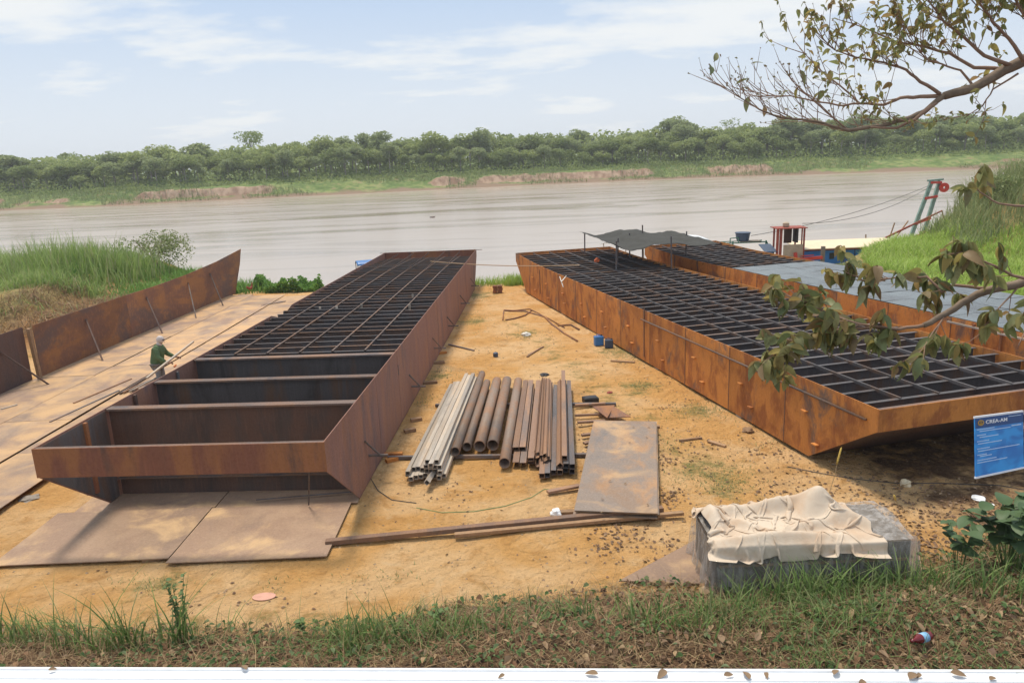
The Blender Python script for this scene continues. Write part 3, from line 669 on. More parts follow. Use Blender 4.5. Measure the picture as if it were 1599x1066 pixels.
def plate(par, x0, x1, y0, y1, z, m, t=.018, nm='floor_plate', tilt=0):
    mb = MB(); n = 5
    top_ = [[(x0+(x1-x0)*i/n, y0+(y1-y0)*j/n, z+t+random.uniform(-.004, .004)+tilt*(i/n-.5)) for i in range(n+1)] for j in range(n+1)]
    vs = [p for r_ in top_ for p in r_]; fs = [(j*(n+1)+i, j*(n+1)+i+1, (j+1)*(n+1)+i+1, (j+1)*(n+1)+i) for j in range(n) for i in range(n)]
    rim = [i for i in range(n+1)]+[(j+1)*(n+1)-1 for j in range(1, n+1)]+[n*(n+1)+i for i in range(n-1, -1, -1)]+[j*(n+1) for j in range(n-1, 0, -1)]
    o_ = len(vs); vs += [(vs[q][0], vs[q][1], vs[q][2]-t) for q in rim]; m_ = len(rim)
    fs += [(rim[q], rim[(q+1) % m_], o_+(q+1) % m_, o_+q) for q in range(m_)]; fs.append(tuple(o_+q for q in range(m_))[::-1])
    return mb.add(vs, fs).build(nm, m, par)
for c, (xa, xb, z) in enumerate(((-3.0, -.95, .10), (-.95, 1.01, .09), (1.015, 2.72, .055))):
    y = [-13.2, -12.0, -14.5][c]
    while y < 14.5:
        y2 = min(y+6.0, 15.4-.4*c); k = random.uniform(-.03, .03)
        if y2-y > 1: plate(FLR, xa+k, xb-.02+k, y+.01, y2-.01, z+random.uniform(0, .008), 'dusty_plate')
        y = y2 if y2 > y+.5 else 99
# forward floor plates under and before the left barge
FP = empty('floor_plates', 'brown steel floor plates laid in front of and under the open barge bow', 'steel floor', (-6.4, 13, 0))
for (xa, xb, ya, yb, z) in ((-3.05, .12, -1.0, 1.05, .105), (.14, 2.98, -1.15, 1.0, .10), (-2.75, .16, 1.07, 3.6, .085), (.18, 3.1, 1.02, 3.6, .08)):
    plate(FP, xa, xb, ya, yb, z-.06, 'mauve_plate')
for (x, y, l) in ((-9.0, 12.25, .5), (-6.6, 12.1, .35)):
    o = MB().box((0, 0, .0), (l, .14, .09)).build('timber_block', 'wood'); put(o, x, y, .005, .2); tag(o, 'wood block under the %s corner of the front floor plates' % ('left' if x < -8 else 'middle'), 'wood block')

# ------------------------------------------------------------------ stock piles
def stock(kind, m, L, w_, h_, t=.008):
    """near end at origin, runs +y"""
    mb = MB()
    if kind == 'square':
        for (cx, cz, dx, dz) in ((0, h_/2-t/2, w_, t), (0, -h_/2+t/2, w_, t), (-w_/2+t/2, 0, t, h_-2*t), (w_/2-t/2, 0, t, h_-2*t)): mb.box((cx, L/2, cz), (dx, L, dz))
    elif kind == 'round':
        n = 20; r = w_/2; vs = []; fs = []
        for y in (0, L):
            for rad in (r, r-t):
                for j in range(n): a = 2*math.pi*j/n; vs.append((rad*math.cos(a), y, rad*math.sin(a)))
        for j in range(n):
            k = (j+1) % n; fs += [(j, k, 2*n+k, 2*n+j), (n+j, 3*n+j, 3*n+k, n+k), (j, n+j, n+k, k), (2*n+j, 2*n+k, 3*n+k, 3*n+j)]
        mb.add(vs, fs)
    elif kind == 'channel':
        for (cx, cz, dx, dz) in ((0, h_/2-t/2, w_, t), (-w_/2+t/2, -t/2, t, h_-t), (w_/2-t/2, -t/2, t, h_-t)): mb.box((cx, L/2, cz), (dx, L, dz))
    elif kind == 'angle':
        mb.box((0, L/2, -h_/2+t/2), (w_, L, t)); mb.box((-w_/2+t/2, L/2, t/2), (t, L, h_-t))
    return mb
smesh = {}
def piece(name, kind, m, L, w_, h_, x, y, z, yaw, label, cat, group, roll=0, t=.008):
    key = (kind, m, round(L, 2), w_, h_)
    if key not in smesh:
        o = stock(kind, m, L, w_, h_, t).build(name, m, smooth=(kind == 'round'))
        if kind == 'round':
            o.data.polygons.foreach_set('use_smooth', [False]*len(o.data.polygons)) ; 
            for p_ in o.data.polygons: p_.use_smooth = abs(p_.normal.y) < .5
        smesh[key] = o.data
    else: o = link(name, smesh[key])
    put(o, x, y, z+gzs, yaw, Matrix.Rotation(roll, 4, 'Y')); return tag(o, label, cat, group)
gzs = .06
# bed timbers
for (px0, py0, px1, py1, lab) in ((606, 716, 962, 711, 'near bed timber under the pile of tubes and pipes'), (680, 634, 962, 632, 'far bed timber under the pile of tubes and pipes')):
    a, b = G(px0, py0), G(px1, py1); mb = MB(); mb.bar(a, b, .09, .07); o = mb.build('bed_timber', 'dark_bar'); o.matrix_world = YM @ Matrix.Translation((0, 0, .03)); tag(o, lab, 'timber')
S = .098
gl = 'grey square tubes stacked left of the pipes'
row_def = [(0, 9, 0), (1, 8, .3), (2, 4, 4.2), (3, 3, 4.5)]
for lvl, n_, off in row_def:
    for i in range(n_):
        x = -2.42+(off+i)*S*1.03+.012*random.random(); yy = 15.02-.02*i+random.uniform(-.16, .16)+(.12 if off < 3 and lvl else 0)
        where = {0: 'bottom layer', 1: 'second layer', 2: 'third layer', 3: 'top layer'}[lvl]
        pos = 'leftmost' if i == 0 else ('rightmost' if i == n_-1 else ['second', 'third', 'fourth', 'fifth', 'sixth', 'seventh', 'eighth'][i-1]+' from the left')
        piece('square_tube', 'square', 'grey_tube', 6.9 if lvl > 1 else 6.6, S, S, x, yy, .05+lvl*S*1.01, -.075, 'grey square steel tube, %s in the %s of the stack' % (pos, where), 'steel tube', gl)
piece('square_tube', 'square', 'grey_tube', 3.0, S, S, -1.93, 14.6, .09, -.15, 'short grey square tube tipped on edge before its stack', 'steel tube', gl, roll=R(45))
pipes = [(-1.42, 16.05, .22, 6.5, 'leftmost rusty round pipe beside the grey square tubes', .16), (-1.17, 16.5, .22, 5.3, 'second rusty pipe from the grey tubes, half behind its neighbours', .02),
         (-.87, 16.45, .28, 5.4, 'third rusty pipe, wide and short, in the middle of the pipes', 0), (-.56, 16.48, .28, 5.4, 'fourth rusty pipe, wide, with a dark open end', 0), (-.28, 15.4, .25, 6.4, 'round rusty pipe sticking out nearest the viewer', 0)]
for (x, y, d, L, lab, dz) in pipes: piece('steel_pipe', 'round', 'brown_pipe', L, d, d, x, y, d/2+dz*.5, -.066, lab, 'steel pipe', 'rusty round pipes in the pile', t=.012)
for i, (x, y, z, L) in enumerate(((-.03, 15.5, 0, 6.1), (.13, 15.45, 0, 6.1), (-.02, 16.15, .22, 5.5), (.14, 16.15, .22, 5.5))):
    piece('steel_channel', 'channel', 'brown_bar', L, .145, .075, x, y, .06+z*.45, -.07, 'brown steel channel right of the pipes, %s' % ['lower left one', 'lower right one', 'upper left one', 'upper right one'][i], 'steel channel', 'brown channels in the pile')
for i, (x, y, z, L) in enumerate(((.31, 15.55, 0, 6.0), (.31, 15.45, .10, 6.1))):
    piece('steel_channel', 'square', 'brown_bar', L, .14, .09, x, y, .06+z, -.072, 'brown box section bar next to the angle bars, %s' % ['lower one', 'upper one'][i], 'steel bar', 'brown channels in the pile')
rr = random.Random(11); q = 0
for lvl in range(4):
    for i in range(4):
        x = .45+i*.085+rr.uniform(-.01, .01); z = .04+lvl*.075
        piece('angle_bar', 'angle', 'brown_bar', 6.0, .085, .075, x, 15.25+rr.uniform(-.12, .35)+.05*lvl, z, -.072+rr.uniform(-.004, .004),
              'rusty angle bar in the jumbled bundle, %s of the %s' % (['left end', 'second', 'third', 'right end'][i], ['bottom layer', 'second layer', 'third layer', 'top layer'][lvl]), 'angle bar', 'jumbled angle bars in the pile', roll=rr.uniform(-.6, .6)); q += 1
T = .115
for lvl, xs_ in ((0, [.52, .64, .78, .92, 1.05, 1.18]), (1, [.93, 1.06, 1.19])):
    for i, x in enumerate(xs_):
        if lvl == 0 and i < 2: z_, y_ = .05, 14.85
        else: z_, y_ = .05, 15.0
        piece('square_tube', 'square', 'dark_bar' if i % 3 else 'brown_bar', 6.4, T, T, x, y_+rr.uniform(-.08, .08), z_+lvl*T*1.02, -.073,
              'dark square tube at the right of the pile, %s of the %s row' % (['first', 'second', 'third', 'fourth', 'fifth', 'sixth'][i], ['lower', 'upper'][lvl]), 'steel tube', 'dark square tubes at the right of the pile', roll=R(45) if (lvl == 1 and i == 0) else 0)
piece('square_tube', 'square', 'brown_bar', 6.9, T, T, 1.04, 15.15, .05+2*T*1.03, -.073, 'long brown square tube lying topmost at the right end of the pile', 'steel tube', 'dark square tubes at the right of the pile')
# scrap pieces right of the pile
for (a, b, w_, lab) in (((898, 634), (945, 631), .09, 'rusty flat scrap bar beside the far end of the dark tubes'), ((898, 650), (947, 648), .07, 'second scrap bar right of the dark tubes'), ((902, 661), (945, 658), .10, 'dark scrap bar with a square end left of the plates'), ((908, 681), (936, 678), .10, 'short rusty scrap bar left of the stacked plates'), ((912, 694), (930, 690), .12, 'stubby rusty scrap block left of the stacked plates'), ((855, 770), (905, 760), .12, 'small dusty scrap strip before the dark tubes')):
    p_, q_ = G(*a, .03), G(*b, .03); o = MB().bar(p_, q_, w_, .05).build('scrap_bar', 'brown_bar'); o.matrix_world = YM @ Matrix.Translation((0, 0, .03)); tag(o, lab, 'scrap metal')
for (p0, p1, p2, lab) in (((925, 634), (960, 632), (948, 652), 'triangular rusty offcut leaning behind the stacked plates'), ((945, 652), (985, 650), (958, 634), 'second triangular rusty offcut behind the stacked plates')):
    vs = [G(*p0, .12), G(*p1, .16), G(*p2, .2)]; mb = MB(); mb.add(list(vs)+[v-Vector((0, 0, .02)) for v in vs], [(0, 1, 2), (3, 5, 4), (0, 3, 4, 1), (1, 4, 5, 2), (2, 5, 3, 0)]); o = mb.build('offcut', 'panel_rust'); o.matrix_world = YM; tag(o, lab, 'scrap metal')
# stacked plates
for i in range(5):
    w_, L = 1.56, 5.15; mb = MB(); n = 6; z = .045+i*.034; warp = random.uniform(.002, .008)
    o = plate(None, 0, w_+.02*(i % 2), 0, L-.1*(i % 3), 0, 'stack_plate', t=.014, nm='steel_plate', tilt=.01); put(o, 1.05+[.02, -.03, .04, .01, 0][i], 12.95+[.05, .02, .09, .03, 0][i], z, -.19)
    tag(o, ['lowest steel plate in the stack right of the pipes', 'second steel plate from the bottom of the stack', 'middle steel plate of the stack', 'steel plate just under the top one of the stack', 'top steel plate of the stack, dusty with dry leaves on it'][i], 'steel plate', 'steel plates stacked right of the pipes')
for (a, b, lab) in (((872, 801), (1030, 797), 'timber under the near end of the stacked plates'), ((925, 668), (1030, 667), 'timber under the far end of the stacked plates')):
    o = MB().bar(G(*a), G(*b), .12, .06).build('timber_block', 'wood'); o.matrix_world = YM @ Matrix.Translation((0, 0, .02)); tag(o, lab, 'timber')
mb = MB(); a, b = Vector((-3.55, 12.33, .07)), Vector((2.75, 13.02, .11)); mb.bar(a, b, .13, .085); o = mb.build('steel_beam', 'brown_bar'); o.matrix_world = YM; tag(o, 'long dark steel beam lying across the sand before the plates', 'steel beam')
mb = MB(); a, b = Vector((-1.2, 12.42, .06)), Vector((3.12, 12.93, .05)); mb.bar(a, b, .10, .06); o = mb.build('steel_beam', 'wood'); o.matrix_world = YM; tag(o, 'lighter brown beam lying against the long dark beam', 'beam')
vs = [G(966, 908, .03), G(1120, 826, .03), Vector((6.9, 11.7, .04)), G(1440, 890, .05), Vector((4.8, 10.35, .03)), G(1110, 913, .03)]
mb = MB(); mb.prism([(v.x, v.y) for v in vs], 'z', .035, .055); o = mb.build('steel_plate', 'mauve_plate'); o.matrix_world = YM; tag(o, 'flat brown steel plate with a pointed corner under the covered box', 'steel plate')

# ------------------------------------------------------------------ covered box
BX = empty('covered_box', 'large grey box wrapped in clear plastic film near the grass', 'box', (2.98, 10.22, .06), .0)
bw, bd, bh = 2.98, 1.25, .76
MB().box((bw/2, bd/2, bh/2), (bw, bd, bh)).build('crate_body', 'crate_dark', BX, bevel=.02)
for zz in (.2, .45): MB().box((bw/2, -.012, zz), (bw-.1, .02, .04)).build('crate_batten', 'wood', BX)
def cloth(name, m, parent, f, nu, nv, thick=0):
    vs = [f(i/nu, j/nv) for j in range(nv+1) for i in range(nu+1)]; fs = [(j*(nu+1)+i, j*(nu+1)+i+1, (j+1)*(nu+1)+i+1, (j+1)*(nu+1)+i) for j in range(nv) for i in range(nu)]
    o = MB().add(vs, fs).build(name, m, parent, smooth=True)
    if thick: md = o.modifiers.new('thickness', 'SOLIDIFY'); md.thickness = thick
    return o
def ns(x, y, z=0): return noise.noise(Vector((x, y, z)))
def filmf(u, v):
    # skirt that runs round the box: v 0 bottom .. 1 top edge
    per = [(-.04, bd+.05), (-.07, -.05), (bw+.07, -.06), (bw+.12, bd+.05)]; t = u*3; s_ = min(int(t), 2); k = t-s_
    a, b = per[s_], per[s_+1]; x = a[0]+(b[0]-a[0])*k; y = a[1]+(b[1]-a[1])*k
    z = (bh+.03)*v; fl = (1-v)**1.5
    nx_, ny_ = ((-1, 0), (0, -1), (1, 0))[s_]; cs = math.sin(u*85)*.5+ns(u*30, v*2)*1.2; d = fl*(.05+.05*cs)+.022*ns(u*40, v*5, 3)+.015
    corner = max(0, 1-abs(t-round(t))*6) if 0 < round(t) < 3 else 0; d += corner*fl*.06
    return (x+nx_*d, y+ny_*d, max(.01-.02*0, z))
cloth('plastic_film', 'film', BX, filmf, 150, 14)
def topf(u, v):
    x = -.03+(bw+.06)*u; y = -.03+(bd+.06)*v; return (x, y, bh+.022+.02*abs(ns(x*3, y*3))+.10*math.exp(-((x-2.95)/.3)**2-((y-.7)/.4)**2))
cloth('plastic_top', 'film', BX, topf, 40, 16)
def ridge(d, w_): return math.exp(-(d/w_)**2)
def drape(nu, nv, size, foot, seed):
    # a real sheet, larger than the place it is bunched into, let fall on the box: the creases come from the slack
    g_ = np.random.default_rng(seed); U_, V_ = np.meshgrid(np.linspace(0, 1, nu), np.linspace(0, 1, nv), indexing='ij'); rx, ry = size[0]/(nu-1), size[1]/(nv-1)
    X = foot[0]+(foot[1]-foot[0])*U_; Y = foot[2]+(foot[3]-foot[2])*V_
    X = X+.16*fbm(U_*3+seed, V_*4, 3); Y = Y+.16*fbm(U_*4+9+seed, V_*3, 3)
    Z = bh+.34+.75*np.abs(fbm(U_*5+3+seed, V_*5, 4))+.25*np.exp(-((U_-.72)/.13)**2-((V_-.75)/.3)**2)
    p_ = np.stack([X, Y, Z], -1); q_ = p_.copy()
    def H(x, y):
        r2 = lambda cx, cy, ax, ay, th: np.exp(-(((x-cx)*np.cos(th)+(y-cy)*np.sin(th))/ax)**2-((-(x-cx)*np.sin(th)+(y-cy)*np.cos(th))/ay)**2)
        top = bh+.035+.46*r2(1.92, .92, .30, .22, .2)+.27*r2(.14, .70, .15, .34, .0)+.22*r2(2.25, .50, .34, .14, -.5)+.24*r2(1.35, 1.08, .60, .12, .05)+.17*r2(.95, .06, 1.0, .11, .02)+.13*r2(1.55, .42, .55, .09, .22)+.10*r2(.55, .62, .30, .09, -.6)+.12*r2(.45, 1.02, .3, .12, .3)
        return np.where((x > -.03) & (x < bw+.03) & (y > -.10) & (y < bd+.03), top, bh-.10-.17*np.exp(-((x-1.15)/.5)**2)-.04*np.sin(x*3.1))
    cons = [((slice(0, -1), slice(None)), (slice(1, None), slice(None)), rx, 1.0), ((slice(None), slice(0, -1)), (slice(None), slice(1, None)), ry, 1.0), ((slice(0, -1), slice(0, -1)), (slice(1, None), slice(1, None)), math.hypot(rx, ry), .7), ((slice(0, -1), slice(1, None)), (slice(1, None), slice(0, -1)), math.hypot(rx, ry), .7),
            ((slice(0, -2), slice(None)), (slice(2, None), slice(None)), 2*rx, .28), ((slice(None), slice(0, -2)), (slice(None), slice(2, None)), 2*ry, .28), ((slice(0, -4), slice(None)), (slice(4, None), slice(None)), 4*rx, .10), ((slice(None), slice(0, -4)), (slice(None), slice(4, None)), 4*ry, .10)]
    for it in range(150):
        vel = (p_-q_)*.88; q_ = p_.copy(); p_ = p_+vel; p_[..., 2] -= .0022
        for _ in range(5):
            d_ = np.zeros_like(p_)
            for A_, B_, L_, k_ in cons:
                e_ = p_[B_]-p_[A_]; l_ = np.linalg.norm(e_, axis=-1, keepdims=True)+1e-9; c_ = e_*((l_-L_)/l_)*.5*k_*.33
                d_[A_] += c_; d_[B_] -= c_
            p_ = p_+d_
        h_ = H(p_[..., 0], p_[..., 1]); hit = p_[..., 2] < h_; was = (q_[..., 1] < -.10) & hit & (p_[..., 1] < .12) & (p_[..., 1] > -.10)
        p_[..., 1] = np.where(was, -.105, p_[..., 1]); hit = hit & ~was
        p_[..., 2] = np.where(hit, h_, p_[..., 2]); q_[..., 0] = np.where(hit, p_[..., 0], q_[..., 0]); q_[..., 1] = np.where(hit, p_[..., 1], q_[..., 1])
    return p_
pc = drape(150, 84, (3.65, 2.2), (.0, 2.42, -.17, 1.24), 4)
idx = (np.arange(149)[:, None]*84+np.arange(83)[None, :]); Fq = np.stack([idx, idx+84, idx+85, idx+1], -1).reshape(-1, 4)
sk = npmesh('cloth_sheet', pc.reshape(-1, 3), Fq, 'sack', smooth=True); md = sk.modifiers.new('thickness', 'SOLIDIFY'); md.thickness = .006; ss = sk.modifiers.new('smooth', 'SUBSURF'); ss.levels = 1; ss.render_levels = 1
sk.matrix_world = BX.matrix_world; tag(sk, 'crumpled beige cloth sheet heaped on the plastic-covered box', 'cloth')

# ------------------------------------------------------------------ sign board
sg = empty('sign_board', 'blue notice board with white bars reading CREA-AM at the right edge', 'sign', (0, 0, 0))
bl = P(1523, 747, 9.0); br = G(1598, 731, bl.z); tl = P(1521.5, 650, 9.0); 
Z_ = tl-bl; sh = Z_.length; Z_.normalize(); E_ = Vector((0, 0, EYE)); d_ = ray(1598, 731); br = E_+d_*((bl-E_).dot(Z_)/d_.dot(Z_)); X_ = br-bl; sw = X_.length; X_.normalize(); Y_ = Z_.cross(X_).normalized()
mm = Matrix((X_, Y_, Z_)).transposed().to_4x4(); mm.translation = bl; sg.matrix_world = YM @ mm
MB().box((sw/2, 0, sh/2), (sw, .012, sh-.04)).build('panel', 'sign_blue', sg)
MB().box((sw/2, 0, .012), (sw+.01, .022, .024)).build('bottom_bar', 'sign_white', sg); MB().box((sw/2, 0, sh-.012), (sw+.01, .022, .024)).build('top_bar', 'sign_white', sg)
MB().box((sw/2, -.009, sh-.085), (sw-.004, .004, .125)).build('header', 'sign_dark', sg)
def disc(r1, r2, n=20, t=.004):
    mb = MB(); vs = []
    for y in (0, -t):
        for r in (r1, r2): vs += [(r*math.cos(2*math.pi*j/n), y, r*math.sin(2*math.pi*j/n)) for j in range(n)]
    fs = []
    for j in range(n): k = (j+1) % n; fs += [(2*n+j, 2*n+k, 3*n+k, 3*n+j), (j, k, 2*n+k, 2*n+j), (n+j, 3*n+j, 3*n+k, n+k)]
    return mb.add(vs, fs)
em = disc(.036, .024).build('emblem', 'sign_gold', sg); kx = sw/(sh*75/97); em.location = (.06*kx, -.012, sh-.085); em.scale = (kx, 1, 1)
MB().box((0, -.002, 0), (.012, .004, .05)).add([(-.02, -.004, -.018), (.02, -.004, -.018), (0, -.004, .026)], [(0, 1, 2)]).build('emblem_mark', 'sign_gold', em)
def text(body, size, x, z, m, name, parent, bold=.0):
    cu = bpy.data.curves.new(name, 'FONT'); cu.body = body; cu.size = size; cu.extrude = .001; cu.offset = bold
    o = bpy.data.objects.new(name, cu); COL.objects.link(o); o.data.materials.append(MT[m]); bpy.context.view_layer.update()
    me = bpy.data.meshes.new_from_object(o); bpy.data.objects.remove(o); o = link(name, me, parent); o.matrix_local = Matrix.Translation((x, -.0135, z)) @ Matrix.Diagonal((kx, 1, 1, 1)) @ Matrix.Rotation(math.pi/2, 4, 'X'); return o
text('CREA-AM', .062, .115*kx, sh-.105, 'sign_white', 'lettering', sg, .0012)
rr = random.Random(5)
mb = MB(); lines = [(.02, .20, .165), (.05, .36, .19), (.02, .10, .235), (.05, .22, .262), (.02, .13, .31), (.03, .28, .34), (.02, .14, .40), (.03, .50, .43), (.02, .10, .475), (.05, .14, .495), (.02, .22, .54), (.02, .35, .57)]
for (x, l, d) in lines:
    x, l = x*kx, l*kx
    if sh-d < .05: continue
    q = x
    while q < x+l and q < sw-.05: w_ = rr.uniform(.012, .035); mb.box((q+w_/2, -.0075, sh-d), (w_, .003, .009)); q += w_+.006
mb.box((sw-.09*kx, -.0075, sh-.175), (.12*kx, .003, .012)); mb.box((sw-.11*kx, -.0115, sh-.052), (.16*kx, .003, .006)); tag(mb.build('text_lines', 'sign_text', sg), kind='stuff')
pz = gz(br.x+.1, br.y+.05); 
for sx in (.03,):
    mb = MB(); mb.tube([(sw+.6, .03, -bl.z+pz-.1), (sw+.6, .03, sh+.1)], .025, 8); mb.bar((sw-.03, .02, sh-.05), (sw+.6, .03, sh-.05), .02, .02); mb.bar((sw-.03, .02, .05), (sw+.6, .03, .05), .02, .02); mb.build('post', 'grey_tube', sg)

# ------------------------------------------------------------------ white boundary wall (foreground)
WLL = empty('boundary_wall', 'white metal-capped boundary wall along the bottom of the picture', 'wall', (0, 0, 0)); 
a, b = G(-250, 1039.5, .62), G(1850, 1045, .62); d = (b-a); L = d.length; d.normalize()
WA, WYAW = a.copy(), math.atan2(d.y, d.x); yaw = WYAW; WLL.matrix_world = YM @ Matrix.Translation(a) @ Matrix.Rotation(yaw, 4, 'Z')
prof = [(-1.1, -.05), (-1.1, .0), (-.80, .0), (-.785, .022), (-.755, .022), (-.74, .0), (-.42, 0), (-.405, .022), (-.375, .022), (-.36, 0), (-.245, 0), (-.235, .018), (-.205, .018), (-.195, 0), (-.075, 0), (-.065, .02), (-.03, .02), (-.022, .0), (0, -.004), (0, -.05)]
mb = MB(); mb.prism(prof, 'x', 0, L); mb.build('ribbed_cap', 'white_metal', WLL)
mb = MB(); mb.box((L/2, -.55, -.85), (L, .9, 1.6)); mb.build('wall_body', plain('masonry', (.5, .48, .44), .9), WLL)

# ------------------------------------------------------------------ grass strip in the foreground
def scatter(n, xa, xb, ya, yb, fn=None):
    X = rng.uniform(xa, xb, n); Y = rng.uniform(ya, yb, n)
    if fn is not None: k = fn(X, Y); X, Y = X[k], Y[k]
    return X, Y
def wy(x): return WA.y+(x-WA.x)*math.tan(WYAW)
def strip(X, Y): return (Y > wy(X)+.02) & (Y < edge(X)+.25*vn(X*1.5, Y)+.0)
X, Y = scatter(42000, -10, 12, 6.8, 12.3, strip); k = rng.random(len(X)) < (.12+1.0*sst(.4, .62, vn(X*.9+4, Y*1.1))+.3*sst(4, 7, X)); X, Y = X[k][:30000], Y[k][:30000]
Hh = (.05+.17*rng.random(len(X)))*(.6+1.9*sst(.35, .8, vn(X*1.1, Y*1.1+9))); VF = blades(np.stack([X, Y, height(X, Y)-.01], 1), Hh, .013, .9, 1)
o = npmesh('verge_grass', *VF, 'grass_near'); o.matrix_world = YM; tag(o, 'low green grass and weeds on the verge behind the white wall', 'grass', kind='stuff')
# straw
X, Y = scatter(30000, -10, 12, 6.8, 12.3, strip); VF = blades(np.stack([X, Y, height(X, Y)], 1), .07+.16*rng.random(len(X)), .008, 2.6, 2, seg=2)
o = npmesh('dry_grass', *VF, 'straw'); o.matrix_world = YM; tag(o, 'dry brown grass matted between the weeds of the verge', 'dry grass', kind='stuff')
# tall blades in tufts
tb = []; th = []
for (px, py, n_, h, sp) in ((20, 1000, 14, .45, .3), (110, 1005, 12, .5, .2), (180, 1005, 18, .55, .3), (150, 1015, 22, .4, .5), (205, 1000, 14, .45, .25), (270, 1000, 10, .5, .2), (290, 995, 12, .5, .15), (610, 1010, 40, .4, .5), (560, 1000, 22, .34, .4), (690, 1000, 26, .34, .4),
                           (760, 1000, 40, .32, .6), (890, 960, 40, .3, .5), (1000, 980, 36, .36, .6), (1130, 960, 40, .36, .5), (1200, 935, 50, .40, .5), (1250, 940, 70, .46, .5), (1290, 930, 50, .50, .4), (1340, 925, 36, .46, .4), (1400, 915, 60, .46, .5), (1470, 920, 50, .4, .5), (1550, 940, 60, .4, .6), (1590, 900, 36, .4, .4), (1060, 1000, 40, .34, .5), (1350, 990, 30, .25, .6)):
    q = G(px, py, .2)
    for i in range(int(n_*1.7)):
        x = q.x+rng.normal()*sp*.6; y = q.y+rng.normal()*sp*.3
        if y < wy(x)+.05: y = wy(x)+.08
        tb.append((x, y, gz(x, y)-.02)); th.append(h*(1.75 if x < -1.5 else 1.25)*(.5+.9*rng.random()))
VF = blades(np.array(tb), th, .022, .65, 3, seg=5); o = npmesh('tall_grass', *VF, 'grass_near'); o.matrix_world = YM; tag(o, 'tall arching grass blades along the verge and before the covered box', 'grass', kind='stuff')
# creeping leaves + litter
def leafset(X, Y, Z, size, seed, up=.7, fold=.25):
    g_ = np.random.default_rng(seed); n = len(X); az = g_.random(n)*2*np.pi; t = g_.normal(size=(n, 2))*up*.5
    d = np.stack([np.cos(az), np.sin(az), t[:, 0]], 1); s = np.stack([-np.sin(az), np.cos(az), t[:, 1]], 1); C = np.stack([X, Y, Z], 1); L = (size*(.55+.9*g_.random(n)))[:, None]
    u = np.array([0, 0, 1.0]); V = np.stack([C-d*L*.5, C-d*L*.12+s*L*.30+u*L*fold, C+d*L*.25+s*L*.22+u*L*fold*.7, C+d*L*.55-u*L*.1, C+d*L*.25-s*L*.22+u*L*fold*.8, C-d*L*.12-s*L*.30+u*L*fold], 1)
    o_ = (np.arange(n)*6)[:, None]; F = np.concatenate([o_+np.array([[0, 1, 2, 3]]), o_+np.array([[0, 3, 4, 5]])]); return V.reshape(-1, 3), F
X, Y = scatter(9000, -10, 12, 6.8, 12.3, strip); k = rng.random(len(X)) < (.2+.9*sst(.4, .62, vn(X*.8+14, Y*.9))); X, Y = X[k], Y[k]
o = npmesh('creeping_weeds', *leafset(X, Y, height(X, Y)+.02+.12*rng.random(len(X)), .075, 4), 'creeper'); o.matrix_world = YM; tag(o, 'round-leaved creeping weeds spreading over the verge', 'weeds', kind='stuff')
X, Y = scatter(9000, -10, 12, 6.8, 12.3, strip); k = rng.random(len(X)) < (.35+.65*sst(-2, 4, X)); X, Y = X[k], Y[k]
o = npmesh('leaf_litter', *leafset(X, Y, height(X, Y)+.02+.05*rng.random(len(X)), .095, 5, .8), 'litter'); o.matrix_world = YM; tag(o, 'brown dead leaves lying thickly on the verge', 'leaf litter', kind='stuff')
# yard litter: denser to the right and below barge 2
def yardok(X, Y):
    inside1 = (X > -8.8-.0) & (X < -3.2+.05*(Y-14)) & (Y > 14.2); return (Y > edge(X)) & ~inside1
X, Y = scatter(9000, -9.5, 12, 10, 30, yardok)
dn = .05+.5*sst(2.5, 7, X)*sst(17, 13, Y)+.55*sst(.56, .7, vn(X*.8, Y*.8))*sst(-2, 4, X)+.25*sst(.6, .72, vn(X*1.3+7, Y*1.3)); k = rng.random(len(X)) < dn; X, Y = X[k], Y[k]
Yb = height(X, Y)+.01
o = npmesh('yard_litter', *leafset(X, Y, Yb, .055, 6, .5, .12), 'yard_bits'); o.matrix_world = YM; tag(o, 'scattered dead leaves and chips on the orange sand', 'leaf litter', kind='stuff')
# clusters of litter near box / sign / plates
cX, cY = [], []
for (px, py, n_, sp) in ((1165, 800, 120, .25), (1440, 850, 260, .45), (1420, 800, 150, .5), (1350, 750, 180, .9), (1500, 800, 220, .8), (1040, 770, 90, .25), (1030, 720, 80, .25), (960, 830, 70, .3), (1010, 850, 70, .35), (950, 845, 40, .3), (1100, 700, 50, .5), (1200, 700, 40, .5), (1230, 760, 80, .6), (700, 770, 20, .3), (1050, 630, 30, .5), (1560, 790, 150, .5)):
    q = G(px, py); cX += list(q.x+rng.normal(size=n_)*sp); cY += list(q.y+rng.normal(size=n_)*sp)
cX, cY = np.array(cX), np.array(cY); o = npmesh('leaf_litter_drifts', *leafset(cX, cY, height(cX, cY)+.012, .065, 8, .6, .15), 'yard_bits'); o.matrix_world = YM; tag(o, 'small drifts of dead leaves around the covered box and plate stack', 'leaf litter', kind='stuff')
